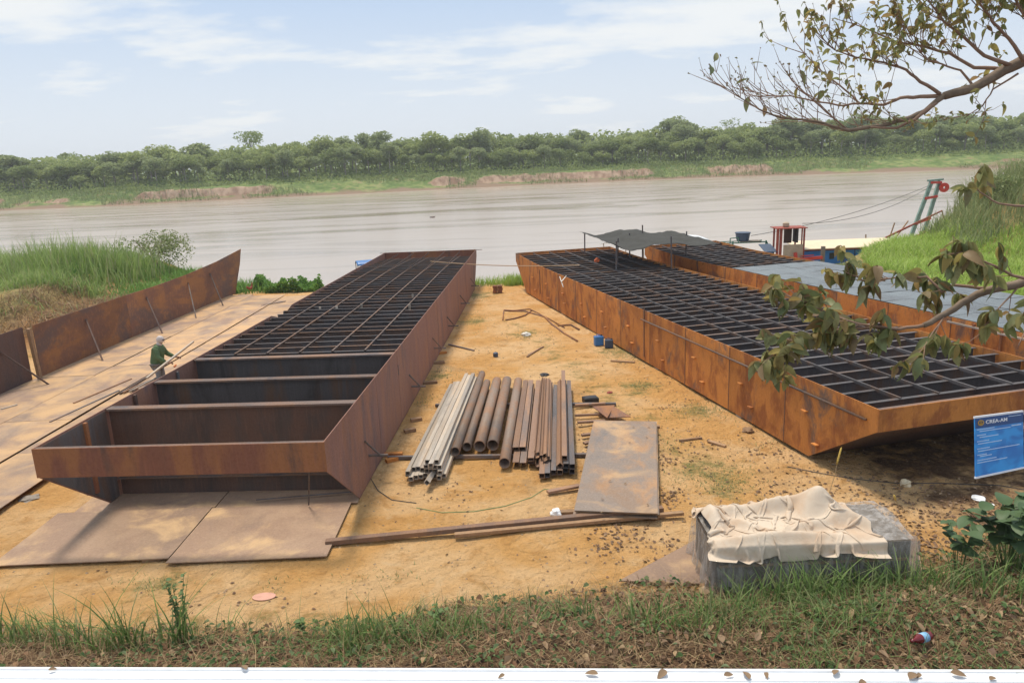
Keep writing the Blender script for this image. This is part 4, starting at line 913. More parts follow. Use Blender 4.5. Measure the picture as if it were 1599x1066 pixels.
# yard weeds (sparse short grass in patches)
PX, PY = [], []
for (px, py, n_, sx, sy) in ((1110, 735, 420, .8, .5), (1130, 755, 200, .5, .3), (1085, 640, 260, .7, .9), (970, 548, 420, .7, 1.6), (820, 520, 200, .6, .6), (735, 500, 300, .8, 1.6), (690, 585, 160, .4, .8), (1000, 600, 180, .7, .6), (748, 462, 500, .8, 1.8), (245, 912, 90, .35, .2), (200, 905, 40, .3, .2), (1000, 560, 200, .8, .8), (1110, 640, 200, .6, .6), (1040, 690, 90, .4, .4), (430, 910, 30, .3, .2), (600, 900, 70, .5, .2), (1240, 790, 60, .3, .15), (665, 625, 90, .3, .4), (1210, 690, 100, .6, .4)):
    q = G(px, py); PX += list(q.x+rng.normal(size=n_)*sx*.7); PY += list(q.y+rng.normal(size=n_)*sy*.7)
PX, PY = np.array(PX), np.array(PY); VF = blades(np.stack([PX, PY, height(PX, PY)-.01], 1), .04+.06*rng.random(len(PX)), .014, 1.0, 9, seg=2); o = npmesh('yard_weeds', *VF, 'grass_olive'); o.matrix_world = YM; tag(o, 'thin patches of short weeds growing on the sand', 'weeds', kind='stuff')
# pebbles and chips
X, Y = scatter(2600, -9.5, 11, 10.2, 32, yardok); V0 = np.array([(-1, -1, 0), (1, -.8, 0), (.8, 1, 0), (-1, .9, 0), (-.4, -.3, .9), (.5, .3, .8)]); sc_ = (.008+.02*rng.random(len(X))**3)[:, None, None]
az = rng.random(len(X))*6.28; c_, s_ = np.cos(az), np.sin(az); Rm = np.stack([np.stack([c_, -s_, 0*c_], 1), np.stack([s_, c_, 0*c_], 1), np.stack([0*c_, 0*c_, 1+0*c_], 1)], 1)
V = np.einsum('nij,kj->nki', Rm, V0)*sc_+np.stack([X, Y, height(X, Y)], 1)[:, None, :]; F0 = np.array([(0, 1, 5, 4), (1, 2, 5, 5), (2, 3, 4, 5), (3, 0, 4, 4)]); 
F0 = np.array([(0, 1, 5), (0, 5, 4), (1, 2, 5), (2, 3, 4), (2, 4, 5), (3, 0, 4)]); F = (np.arange(len(X))*6)[:, None, None]+F0[None]; o = npmesh('pebbles', V.reshape(-1, 3), F.reshape(-1, 3), plain('pebble', (.42, .29, .17), .9, 0, 5, .3)); o.matrix_world = YM; tag(o, 'small pebbles and clods scattered over the sand', 'pebbles', kind='stuff')

# single plants
def leafmesh(name, L, W, m, curve=.25, fold=.15, heart=False):
    mb = MB(); n = 6; vs = []
    for i in range(n+1):
        t = i/n; w_ = W*(math.sin(math.pi*min(1, t**.75))**.8)*.5 if not heart else W*.5*(1 if t < .02 else math.sin(math.pi*(.18+.82*t)**1.1)**.7)
        if i == n: w_ = .001
        if i == 0: w_ = W*.05 if not heart else W*.25
        y = L*t; z = -curve*L*t*t; vs += [(-w_, y, z+fold*w_), (0, y, z), (w_, y, z+fold*w_)]
    fs = []
    for i in range(n): o_ = i*3; fs += [(o_, o_+1, o_+4, o_+3), (o_+1, o_+2, o_+5, o_+4)]
    me_o = mb.add(vs, fs).build(name, m, smooth=True); me = me_o.data; bpy.data.objects.remove(me_o); return me
def aim(loc, d, roll, s=1.0):
    d = Vector(d).normalized(); q = d.to_track_quat('Y', 'Z').to_matrix().to_4x4()
    return Matrix.Translation(loc) @ q @ Matrix.Rotation(roll, 4, 'Y') @ Matrix.Diagonal((s, s, s, 1))
big = leafmesh('leaf', .24, .2, 'dark_leaf', .35, .25, heart=True)
small = leafmesh('leaf', .07, .045, 'creeper', .3, .2)
def weed_plant(label, px, py, stems, h, leafme, nl, spread, lsize, seed, stemm='creeper', toward=None):
    rr = random.Random(seed); q = G(px, py, .15); z = gz(q.x, q.y); root = empty('leafy_plant', label, 'plant', (q.x, q.y, z))
    for s_ in range(stems):
        a_ = rr.uniform(0, 6.28); tip = Vector((math.cos(a_)*spread*rr.uniform(.4, 1), math.sin(a_)*spread*rr.uniform(.3, .8), h*rr.uniform(.65, 1)))
        pts_ = [Vector((math.cos(a_)*.05, math.sin(a_)*.05, -.03)), tip*.5+Vector((0, 0, h*.12)), tip]
        MB().tube(pts_, [.009, .006, .003], 5).build('stem', stemm, root)
        for i in range(nl):
            t = .25+.75*(i+1)/nl; b_ = pts_[0].lerp(pts_[1], min(1, t*2)) if t < .5 else pts_[1].lerp(pts_[2], t*2-1)
            az_ = rr.uniform(0, 6.28); o = link('leaf', leafme, root); o.matrix_local = aim(b_, (math.cos(az_), math.sin(az_), rr.uniform(-.1, .6)), rr.uniform(-.5, .5), lsize*rr.uniform(.7, 1.2))
    return root
weed_plant('dark broad-leaved plant at the right edge beyond the verge, closest to the frame', 1572, 892, 15, 1.2, big, 6, .65, 1.15, 21)
weed_plant('broad-leaved plant with pale round leaves left of the dark plant', 1497, 893, 7, .85, big, 4, .32, .95, 22)
weed_plant('tall slender weed standing alone on the sand at the lower left', 285, 985, 6, 1.05, small, 16, .16, 1.1, 23)
weed_plant('small low broad-leaved weed at the lower middle of the verge', 690, 965, 5, .25, small, 4, .25, 1.3, 24)
weed_plant('tiny weed with round leaves left of the middle on the verge', 475, 975, 3, .22, small, 4, .15, 1.3, 25)
# seed-head stalks
for (px, py, tx, ty, dd, lab) in ((1291, 782, 1314, 698, .0, 'tall yellow seed-head stalk standing behind the covered box'), (1405, 802, 1396, 772, 0, 'short yellow seed-head stalk right of the tall one')):
    b_ = G(px, py); t_ = P(tx, ty, b_.y*1.05+.55); e = empty('seed_stalk', lab, 'plant', tuple(b_)); v = t_-b_; 
    MB().tube([(0, 0, 0), v*.5+Vector((.02, 0, 0)), v*.72], .006, 5).build('stem', 'straw', e); MB().tube([v*.68, v*.75, v*.97, v], [.008, .02, .018, .004], 7).build('seed_head', plain('seed', (.52, .36, .08), .9), e, smooth=True)

# loose leaves on the white cap and on plates
ll = leafmesh('leaf', .16, .08, 'litter', .2, .5)
rr = random.Random(9); k = 0
capx = (385, 788, 934, 1040, 1130, 1170, 1196, 1302, 1400, 1420, 1437, 1484, 1545, 76, 1350); ordw = 'first second third fourth fifth sixth seventh eighth ninth tenth eleventh twelfth thirteenth fourteenth fifteenth'.split()
for (px, py) in ((385, 1047), (788, 1054), (934, 1054), (1040, 1048), (1130, 1056), (1170, 1062), (1196, 1051), (1302, 1055), (1400, 1047), (1420, 1062), (1437, 1053), (1484, 1051), (1545, 1063), (76, 1047), (1350, 1064)):
    q = G(px, py, .64); o = link('dead_leaf', ll); s_ = rr.uniform(.6, 1.35); o.matrix_world = YM @ aim((q.x, q.y, .66), (math.cos(rr.uniform(0, 6)), math.sin(rr.uniform(0, 6)), .05), rr.uniform(-.4, .4), s_)
    tag(o, 'dry brown leaf on the white wall cap, %s from the left' % ordw[sorted(capx).index(px)], 'dead leaf', 'dead leaves on the white wall cap')
for (px, py) in ((1015, 668), (1008, 684), (985, 692), (938, 780), (978, 755), (955, 752), (942, 800), (1010, 790), (991, 668), (1032, 760)):
    q = G(px, py, .2); o = link('dead_leaf', ll); o.matrix_world = YM @ aim((q.x, q.y, .225), (math.cos(rr.uniform(0, 6)), math.sin(rr.uniform(0, 6)), .0), rr.uniform(-.3, .3), .45)
    tag(o, 'small dead leaf lying on the stacked steel plates', 'dead leaf', 'dead leaves on the plate stack')
# curled leaves in verge seen individually
for (px, py, s_) in ((1128, 1018, 1.2), (1030, 1010, 1.0), (860, 1005, .9), (1440, 1000, 1), (1180, 1015, 1), (1255, 1000, .9), (1370, 1030, 1)):
    q = G(px, py, .35); o = link('dead_leaf', ll); o.matrix_world = YM @ aim((q.x, q.y, gz(q.x, q.y)+.1), (math.cos(rr.uniform(0, 6)), math.sin(rr.uniform(0, 6)), .1), rr.uniform(-.4, .4), s_); tag(o, 'large curled dead leaf on the verge litter, %s from the left' % ordw[sorted((1128, 1030, 860, 1440, 1180, 1255, 1370)).index(px)], 'dead leaf', 'large dead leaves on the verge')

# ------------------------------------------------------------------ small yard items
def lathe(prof, n=14, mb=None, mi=0):
    mb = mb or MB(); vs = []; fs = []
    for (r, z) in prof: vs += [(r*math.cos(2*math.pi*j/n), r*math.sin(2*math.pi*j/n), z) for j in range(n)]
    for i in range(len(prof)-1):
        for j in range(n): k = (j+1) % n; fs.append((i*n+j, i*n+k, (i+1)*n+k, (i+1)*n+j))
    fs.append(tuple(range(n))[::-1]); fs.append(tuple((len(prof)-1)*n+j for j in range(n))); return mb.add(vs, fs, mi)
def canister(label, px, py, m, s=1.0, yaw=0):
    q = G(px, py); e = empty('jerrycan', label, 'jerrycan', (q.x, q.y, gz(q.x, q.y)), yaw)
    MB().box((0, 0, .2*s), (.38*s, .24*s, .40*s)).build('body', m, e, bevel=.03*s)
    o = lathe([(.04*s, 0), (.04*s, .05*s)]).build('cap', 'black', e); o.location = (.12*s, 0, .40*s)
    MB().tube([(-.12*s, 0, .39*s), (-.1*s, 0, .46*s), (.04*s, 0, .46*s), (.06*s, 0, .39*s)], .015*s, 6).build('handle', m, e, smooth=True)
canister('blue plastic jerrycan on the left of the pair beside the orange barge', 935, 538, 'blue_plastic', .9, .2); canister('dark grey-blue jerrycan on the right of the pair beside the orange barge', 951, 541, 'navy', .8, -.1)
def crumple(name, label, cat, px, py, s, m, seed=0, flat=.5, h=0):
    rr = random.Random(seed); q = G(px, py, h); import bmesh
    bm = bmesh.new(); bmesh.ops.create_icosphere(bm, subdivisions=3, radius=s)
    for v in bm.verts: n_ = noise.noise(v.co*(3/s)*.5+Vector((seed, 0, 0))); v.co *= 1+.55*n_; v.co.z = max(v.co.z*flat, -s*flat*.5)
    me = bpy.data.meshes.new(name); bm.to_mesh(me); bm.free(); me.materials.append(MT[m]); o = link(name, me); put(o, q.x, q.y, (gz(q.x, q.y) if h == 0 else h)+s*flat*.5, rr.uniform(0, 6)); return tag(o, label, cat)
crumple('plastic_bag', 'crumpled pale blue plastic bag lying on the sand between the barges', 'plastic bag', 822, 523, .17, 'white_rag', 1)
crumple('plastic_bag', 'small crumpled white wrapper beside the timber near the plates', 'wrapper', 868, 803, .10, 'sign_white', 2, 1.0)
crumple('plastic_bag', 'white and yellow crumpled wrapper in the shade of the orange bow', 'wrapper', 1414, 756, .10, 'cream', 3, .9)
crumple('paper_scrap', 'torn white paper scrap on the ground below the blue notice board', 'paper', 1528, 777, .12, 'sign_white', 4, .25)
crumple('paper_scrap', 'smaller white paper scrap right of the torn one below the notice board', 'paper', 1548, 786, .06, 'sign_white', 5, .25)
crumple('paper_scrap', 'little white scrap by the tall seed-head stalk', 'paper', 1286, 771, .07, 'sign_white', 6, .5)
crumple('paper_scrap', 'tiny white scrap left of the beige cloth', 'paper', 1226, 790, .06, 'sign_white', 7, .3)
crumple('plastic_bag', 'black and white torn wrapper on the sand above the pipe pile', 'wrapper', 850, 586, .13, 'black', 8, .35)
crumple('stone', 'lone reddish stone on the sand beside the orange barge', 'stone', 1168, 673, .14, 'wood', 9, .5)
crumple('stone', 'dark clod on the sand right of the torn wrapper', 'stone', 952, 611, .08, 'cabin_red', 10, .5)
crumple('wood_chip', 'flat pale wood chip at the lower left on the sand', 'wood chip', 45, 777, .18, 'grey_wood', 11, .2)
o = lathe([(.07, 0), (.09, .02), (.09, .14), (.06, .16)]).build('tin_can', 'navy'); q = G(774, 557); put(o, q.x, q.y, gz(q.x, q.y)); tag(o, 'small dark blue can standing on the sand between the barges', 'can')
mb = MB(); mb.box((0, 0, .08), (.42, .3, .15)); mb.box((0, 0, .16), (.36, .24, .02)); o = mb.build('battery_box', 'black', bevel=.01); q = G(922, 626); put(o, q.x, q.y, gz(q.x, q.y), .2); tag(o, 'black rectangular box on the sand behind the pile', 'box')
o = lathe([(.15, 0), (.19, .012), (.19, .02), (.12, .022)], 20).build('plastic_disc', plain('lid', (.62, .33, .24), .5), smooth=False); q = G(412, 929); put(o, q.x, q.y, gz(q.x, q.y), 0, Matrix.Diagonal((1, .6, 1, 1))); tag(o, 'flat pinkish plastic disc lying on the sand at the lower left', 'plastic disc')
# bottle in the verge
q = G(1450, 1010, .35); e = empty('bottle', 'small dark red bottle with a blue and white label lying in the verge', 'bottle', (q.x, q.y, gz(q.x, q.y)+.14), -1.1); e.scale = (1.6, 1.6, 1.6)
o = lathe([(.035, 0), (.037, .01), (.037, .15), (.013, .2), (.013, .235)]).build('glass', plain('redglass', (.16, .015, .02), .15), e, smooth=True); o.rotation_euler = (R(82), 0, 0)
o = lathe([(.0385, .05), (.0385, .12)]).build('paper_label', plain('bluelabel', (.25, .5, .75), .5), e, smooth=True); o.rotation_euler = (R(82), 0, 0)
# pipes bent on the sand
def U5(u, v, h=.03): q = G(780+.3377*u, 340+.3377*v, h); return Vector((q.x, q.y, gz(q.x, q.y)+h))
for pts_, r_, lab in (([(20, 425), (120, 430), (210, 455), (245, 490), (300, 530), (360, 568)], .05, 'longest bent rusty pipe lying on the sand between the barges'), ([(28, 470), (70, 462), (118, 448), (150, 425)], .04, 'short rusty pipe of the bent frame, nearest left'),
                       ([(60, 425), (140, 420), (230, 462), (300, 505)], .03, 'thin rusty rod lying along the bent pipe'), ([(270, 495), (330, 490), (368, 512)], .05, 'rusty scrap strip at the right end of the bent pipes'), ([(20, 425), (15, 470)], .035, 'rusty cross bar at the left end of the bent frame')):
    o = MB().tube([U5(*p_) for p_ in pts_], r_*.8, 7).build('bent_pipe', 'panel_rust', smooth=True); o.matrix_world = YM; tag(o, lab, 'pipe')
for (a_, b_, w_, m_, lab) in (((127, 640), (195, 595), .05, 'wood', 'thin wooden lath on the sand above the black wrapper'), ((133, 632), (203, 592), .04, 'brown_bar', 'second lath lying beside the first above the black wrapper'), ((515, 655), (625, 662), .12, 'wood', 'pale wood plank beside the foot of the orange barge'), ((605, 603), (690, 600), .05, 'wood', 'thin stick leaning on the orange barge side'), ((832, 1028), (935, 1015), .05, 'wood', 'thin stick on the sand right of the stacked plates'), ((965, 1030), (1045, 1050), .10, 'wood', 'flat wood scrap on the sand near the big barge'), ((-235, 585), (-118, 612), .07, 'dark_bar', 'dark angle iron on the sand beside the left barge')):
    h2 = .03
    p_, q_ = U5(*a_), U5(*b_)
    if 'leaning' in lab: q_ = Vector((p_.x+.95, p_.y-.2, .75)); p_.z = .55; p_ = Vector((q_.x-1.1, q_.y-.1, .03))
    o = MB().bar(p_, q_, w_, .04).build('loose_bar', m_); o.matrix_world = YM; tag(o, lab, 'loose bar')
# support blocks along the left barge
for i, (px, py, l) in enumerate(((612, 710, .5), (672, 598, .45), (683, 568, .5), (688, 552, .45), (650, 655, .3), (640, 672, .3), (612, 718, .3))):
    q = G(px, py); o = MB().box((0, 0, .04), (l, .13, .09)).build('timber_block', 'wood' if i % 3 else 'orange_rust'); put(o, q.x, q.y, gz(q.x, q.y), .1*i); tag(o, ['reddish block poking out under the left barge by the grey tubes', 'wood block under the left barge beside the bracket at mid length', 'flat block under the left barge just beyond the mid bracket', 'farthest wood block under the left barge side', 'short wood block under the left barge before the mid bracket', 'small wood block under the left barge level with the tube ends', 'dark block beside the near corner of the grey tubes'][i], 'wood block')
for i, t_ in enumerate((3, 8, 13, 18, 22)):
    x = 6.52-math.sin(.236)*t_+.25; y = 15.45+math.cos(.236)*t_; o = MB().box((0, 0, .0), (.5, .25, .1)).build('timber_block', 'grey_wood'); put(o, x, y, -.02, .236); tag(o, 'grey timber block under the orange barge, %s from its near end' % ['first', 'second', 'third', 'fourth', 'fifth'][i], 'wood block')
# green hose
pts_ = [(650, 790), (690, 798), (740, 797), (790, 789), (830, 776), (850, 763), (880, 764)]
o = MB().tube([Vector((G(*p_).x, G(*p_).y, gz(G(*p_).x, G(*p_).y)+.008)) for p_ in pts_], .009, 5).build('garden_hose', plain('hose', (.22, .30, .12), .8)); o.matrix_world = YM; tag(o, 'thin green hose curving on the sand before the pile', 'hose')
pts_ = [(1230, 725), (1270, 733), (1330, 745), (1400, 752), (1470, 753), (1560, 757), (1640, 770)]
o = MB().tube([Vector((G(*p_).x, G(*p_).y, gz(G(*p_).x, G(*p_).y)+.012)) for p_ in pts_], .009, 5).build('wire', 'cable'); o.matrix_world = YM; tag(o, 'dark wire trailing on the ground below the orange bow', 'wire')
pts_ = [(575, 740), (590, 765), (612, 778), (650, 783)]
o = MB().tube([Vector((G(*p_).x, G(*p_).y, gz(G(*p_).x, G(*p_).y)+.012)) for p_ in pts_], .009, 5).build('wire', 'cable'); o.matrix_world = YM; tag(o, 'thin wire curling on the sand by the left barge corner', 'wire')
# items on front plates
for (a_, b_, lab) in (((400, 780), (553, 767), 'thin steel strip on the plates under the left bow'), ((482, 788), (499, 740), 'thin rod propping the left bow')):
    p_ = G(*a_, .1); q_ = G(*b_, .1)
    if 'propping' in lab: q_ = Vector((p_.x+.25, p_.y-.4, 1.35))
    o = MB().bar(p_, q_, .025, .02).build('steel_rod', 'dark_bar'); o.matrix_world = YM; tag(o, lab, 'steel rod')
# brick pile at the shore
q = G(777, 457); e = empty('brick_stack', 'small stack of red bricks at the shore between the barges', 'brick stack', (q.x, q.y, gz(q.x, q.y)+.02))
for l in range(3):
    for c in range(2): MB().box(((c-.5)*.26+.03*(l % 2), .02*l, .07+l*.13), (.245, .3, .12)).build('brick', 'front_rust', e)
# rods near the man
rr = random.Random(4); rl = ['grey', 'brown', 'dark']
for i in range(9):
    a_ = G(rr.uniform(70, 150), 0+rr.uniform(650, 668) if i < 3 else rr.uniform(615, 635), .14) if i < 3 else G(175+i*5+rr.uniform(-4, 4), 618-i*1.2, .14)
    b_ = G(rr.uniform(225, 240), rr.uniform(590, 602), .14) if i < 3 else G(215+i*5, 590+rr.uniform(-2, 4), .14)
    if i < 3: a_ = [G(78, 659, .14), G(115, 630, .14), G(2, 640, .14)][i]; b_ = [G(186, 610, .14), G(205, 592, .14), G(27, 633, .14)][i]
    o = MB().bar(a_, b_, .055, .05).build('steel_rod', ['dark_bar', 'brown_bar', 'grey_tube'][i % 3]); o.matrix_world = YM @ Matrix.Translation((0, 0, .01*(i % 3)))
    tag(o, ['long dark rod on the floor plates before the loose rods', 'long brown rod running behind the loose rods', 'short thick bar on the floor plates at the left edge'][i] if i < 3 else '%s rod by the feet of the man in green, %s from the left' % (['dark', 'brown', 'grey'][i % 3], ['first', 'second', 'third', 'fourth', 'fifth', 'sixth'][i-3]), 'steel rod', 'loose steel rods on the floor plates')
# thin bars and marks on floor
for (a_, b_, lab) in (((320, 582), (350, 548), 'thin rod parallel to the left barge edge on the floor plates'), ((408, 477), (446, 470), 'dark strip at the far end of the floor plates')):
    o = MB().bar(G(*a_, .14), G(*b_, .14), .06, .03).build('steel_rod', 'dark_bar'); o.matrix_world = YM; tag(o, lab, 'steel rod')

# ropes
def cat_rope(name, p, q, sag, r, m, label, cat='rope', n=14):
    p, q = Vector(p), Vector(q); pts_ = [p.lerp(q, i/n)-Vector((0, 0, sag*4*(i/n)*(1-i/n))) for i in range(n+1)]
    o = MB().tube(pts_, r, 5).build(name, m); o.matrix_world = YM; return tag(o, label, cat)
cat_rope('rope', G(672, 408, 2.03), G(905, 414, 1.95), .12, .022, 'rope', 'pale rope stretched between the far ends of the two barges')
mb = MB(); mb.tube([G(874, 432, 1.78), G(880, 437, 1.8)-Vector((.1, 0, .05)), G(884, 448, 1.6)-Vector((.12, .0, 0))], .018, 6); mb.tube([G(884, 431, 1.8), G(880, 440, 1.76)-Vector((.1, 0, 0)), G(882, 444, 1.6)-Vector((.1, 0, 0))], .018, 6); o = mb.build('rope_knot', 'white_rag', smooth=True); o.matrix_world = YM; tag(o, 'white rope knotted over the edge of the orange barge', 'rope')
o = crumple('ball', 'small orange ball on the deck grid near the shade cloth', 'ball', 932, 409, .13, 'orange_ball', 20, 1.0, h=1.78)

# ------------------------------------------------------------------ shade canopy
CN = empty('shade_canopy', 'dark shade cloth on thin poles over the far end of the orange barge', 'canopy', (0, 0, 0))
poles = [(4.15, 40.2, 1.73, 2.78), (4.92, 33.8, 1.7, 2.98), (7.42, 33.6, 1.7, 3.12), (7.0, 38.6, .9, 3.25), (6.2, 37.8, 1.7, 2.95), (9.1, 37.9, 1.7, 2.9), (5.45, 36.9, 1.7, 2.8)]
for (x, y, z0, z1) in poles: MB().tube([(x, y, z0), (x+random.uniform(-.04, .04), y, z1+.1)], .035, 6).build('pole', 'dark_bar', CN)
def tarpf(u, v):
    # u: left->right, v: near->far
    nL, nR = Vector((4.6, 33.7, 2.80)), Vector((9.9, 34.2, 2.62)); fL, fR = Vector((3.9, 40.3, 2.80)), Vector((8.9, 40.0, 2.75))
    p = nL.lerp(nR, u).lerp(fL.lerp(fR, u), v)
    zz = p.z+.10+.16*math.exp(-((u-.48)/.2)**2)*(.2+.8*v)-.24*math.exp(-((u-.22)/.14)**2)*(.5+.5*(1-v))-.10*math.exp(-((u-.78)/.1)**2)+.07*ns(u*9, v*4)+.04*ns(u*22, v*10)+.12*max(0, 1-u*8)
    return (p.x, p.y, zz)
cloth('shade_cloth', 'tarp', CN, tarpf, 50, 24, .006)
# ------------------------------------------------------------------ boats (world level water)
def boat(label, x, y, L, W, roofz, hullm, roofm, yaw, posts=4, hullh=.7):
    e = bpy.data.objects.new('river_boat', None); COL.objects.link(e); e.location = (x, y, WL); e.rotation_euler = (0, 0, yaw); tag(e, label, 'boat')
    mb = MB(); secs = []; n = 10; vs = []; 
    for i in range(n+1):
        t = i/n; w_ = W*.5*(math.sin(math.pi*(.12+.76*t))**.5 if t < .9 else .45); s_ = .25*(2*t-1)**4; vs += [(-L/2+L*t, -w_*.7, -.2), (-L/2+L*t, -w_, hullh+s_), (-L/2+L*t, w_, hullh+s_), (-L/2+L*t, w_*.7, -.2)]
    fs = [];
    for i in range(n):
        for j in range(4): k = (j+1) % 4; fs.append((i*4+j, i*4+k, i*4+4+k, i*4+4+j)) if j != 1 else None
    fs += [(0, 1, 2, 3), (n*4, n*4+3, n*4+2, n*4+1)]; mb.add(vs, fs); mb.build('hull', hullm, e)
    MB().box((0, 0, .1), (L*.8, W*.6, .05)).build('deck_boards', 'grey_wood', e)
    def rf(u, v): a_ = (v-.5)*2; return ((u-.5)*L*.7, a_*W*.55, roofz-WL-.22*a_*a_)
    cloth('canopy_roof', roofm, e, rf, 8, 8, .03)
    for sx in np.linspace(-.33, .33, posts//2+1):
        for sy in (-1, 1): MB().tube([(sx*L, sy*W*.44, hullh-.1), (sx*L, sy*W*.5, roofz-WL-.2)], .03, 5).build('post', 'grey_tube', e)
    return e
boat('boat with a curved white roof moored beyond the shade canopy', 9.6, 48.5, 9.0, 3.0, .95, 'white_metal', 'white_metal', .35)
boat('boat with a white roof just showing behind the tall grass at the far left', -42.5, 58.0, 8, 2.6, .75, 'white_metal', 'white_metal', .1)
boat('little boat with a bright blue roof behind the far left corner of the left barge', -9.15, 47.3, 1.7, 1.2, .5, 'blue_paint', 'blue_plastic', .3)
crumple('driftwood', 'small dark piece of driftwood floating in the middle of the river', 'driftwood', 676, 344, .35, 'brown_web', 30, .3, h=-.9)
bpy.data.objects['driftwood'].location.z = WL+.05

# ------------------------------------------------------------------ dredging boat at the right
def wp(px, py, depth): return YM @ P(px, py, depth)
DB = bpy.data.objects.new('dredge_boat', None); COL.objects.link(DB); q = wp(1300, 400, 52); DB.location = (q.x, q.y, WL); tag(DB, 'blue dredging boat with cream roof and rust-red cabin tower at the right shore', 'boat')
DB.rotation_euler = (0, 0, -.03)
MB().box((.8, 1.9, .12), (9.5, 4.4, .4)).build('hull', 'navy', DB, bevel=.06)
MB().box((1.2, .0, .78), (6.6, .08, 1.1)).build('front_wall', 'blue_paint', DB); MB().box((1.2, 3.5, .68), (6.6, .08, .9)).build('rear_wall', 'blue_paint', DB); MB().box((4.46, 1.75, .68), (.08, 3.4, .9)).build('end_wall', 'blue_paint', DB)
MB().box((1.2, -.07, 1.32), (6.7, .05, .12)).build('fascia', 'cabin_red', DB)
mb = MB(); mb.prism([(-.4, 1.40), (3.4, 1.52), (3.4, 1.57), (-.4, 1.45)], 'x', -2.3, 5.1); mb.build('roof', 'cream', DB)
wf = MB().box((-.08, -.06, .86), (.32, .04, .42)).build('window', 'black', DB)
for x in (-.75, .75, 1.5, 2.6): MB().box((x, -.07, .76), (.04, .05, 1.05)).build('wall_batten', 'navy', DB)
MB().box((-1.0, -.8, .85), (.24, .2, 1.6)).build('mooring_post', 'grey_wood', DB)
tx = -3.15
for (dx, dy, w_) in ((-.90, 0, .16), (-.66, .05, .16), (.92, 0, .09), (.70, 1.1, .08), (-.8, 1.1, .1), (.78, .05, .06)): MB().box((tx+dx, -.5+dy, 1.55), (w_, .12, 2.75)).build('tower_post', 'cabin_red', DB)
MB().box((tx+.02, .05, 2.95), (2.1, 1.5, .06)).build('tower_roof', 'cabin_red', DB)
MB().box((tx+.18, -.56, 1.15), (1.35, .04, 1.35)).build('tower_board', 'plywood', DB); MB().box((tx+.15, .55, 2.35), (.55, .04, 1.1)).build('tower_back_panel', 'brown_web', DB)
MB().box((tx+.55, .15, 2.4), (.12, .8, 1.0)).build('tower_side_panel', 'black', DB)
o = lathe([(.16, 0), (.22, .08), (.22, .28), (.1, .36)]).build('lamp_can', 'plywood', DB); o.location = (tx-.2, 0, 2.98)
mb = MB(); mb.bar((tx+.25, -.9, .82), (tx+2.1, -.9, .90), .16, .2); mb.bar((tx+.3, -.9, .82), (tx+.22, -.9, 1.3), .16, .2); mb.bar((tx+.6, -.9, 1.05), (tx+1.5, -.9, 1.08), .06, .06); mb.build('winch_arm', 'red_paint', DB)
mb = MB(); mb.prism([(-.6, 1.35), (1.0, 1.7), (1.0, 1.74), (-.6, 1.39)], 'x', -4.9, -4.05); mb.build('awning', 'navy', DB); MB().box((-4.5, .1, 1.05), (.85, .08, .5)).build('side_box', 'blue_plastic', DB)
for x in (-4.85, -4.1): MB().box((x, .05, .8), (.07, .07, 1.1)).build('awning_post', 'grey_wood', DB)
# green railing with basin
GR = bpy.data.objects.new('green_railing', None); COL.objects.link(GR); q = wp(1165, 400, 54); GR.location = (q.x, q.y, WL); tag(GR, 'green pipe railing and gangway frame left of the red cabin tower', 'railing')
hz = (wp(1165, 378, 54).z-WL)
mb = MB(); mb.bar((-1.6, 0, hz), (1.45, 0, hz), .09, .08); mb.bar((-1.6, 1.0, hz), (1.45, 1.0, hz), .06, .06); mb.build('top_rail', 'green_paint', GR)
for x in (-1.6, -1.0, 1.42): MB().box((x, 0, hz/2+.05), (.10, .10, hz+.1)).build('post', 'green_paint', GR)
MB().bar((1.45, 0, hz), (2.2, 0, hz-1.3), .10, .08).build('brace', 'green_paint', GR)
mb = MB(); mb.bar((-1.2, 0, hz), (-1.2, 0, hz+.35), .06, .06); mb.bar((-.6, 0, hz), (-.6, 0, hz+.38), .06, .06); mb.bar((-1.2, 0, hz+.35), (-.6, 0, hz+.38), .06, .06); mb.build('gate_frame', 'green_paint', GR)
MB().box((.3, .3, hz+.07), (1.5, .8, .05)).build('shelf', 'grey_wood', GR)
o = lathe([(.38, 0), (.44, .08), (.52, .55), (.56, .57), (.56, .62)], 18).build('basin', 'navy'); o.location = (q.x-.2, q.y+.3, WL+hz+.095); tag(o, 'dark blue plastic basin standing on the green railing shelf', 'basin')
# A-frame mast
MA = bpy.data.objects.new('dredge_mast', None); COL.objects.link(MA); top_ = wp(1461, 283, 66); b1, b2 = wp(1424, 365, 66), wp(1446, 352, 66.5); MA.location = (b1.x, b1.y, WL); tag(MA, 'pale green A-frame mast with red cross bars and pulley behind the bright grass', 'mast')
o0 = Vector((b1.x, b1.y, WL)); tA, tB = wp(1455, 283, 66)-o0, wp(1467, 283, 66.6)-o0
fA = b1-o0; fB = b2-o0; fA = fA+(fA-tA)*.25; fB = fB+(fB-tB)*.3
for t_, f_ in ((tA, fA), (tB, fB)): MB().bar(f_, t_, .30, .22, up=(0, 1, 0)).build('mast_leg', 'mast_paint', MA)
for k_ in (.12, .36, .74, .98): 
    kA = fA.lerp(tA, k_); MB().bar(kA-Vector((.1, .2, 0)), fB.lerp(tB, k_)-Vector((-.1, .2, 0)), .12, .2).build('cross_bar', 'red_paint', MA)
o = disc(.42, .12, 16, .18).build('pulley', 'red_paint', MA); o.location = tB+Vector((.25, -.3, -.55))
mb = MB(); mb.bar(tA-Vector((.3, 0, -.05)), tB+Vector((.25, 0, .15)), .3, .16); mb.build('mast_head', 'mast_paint', MA)
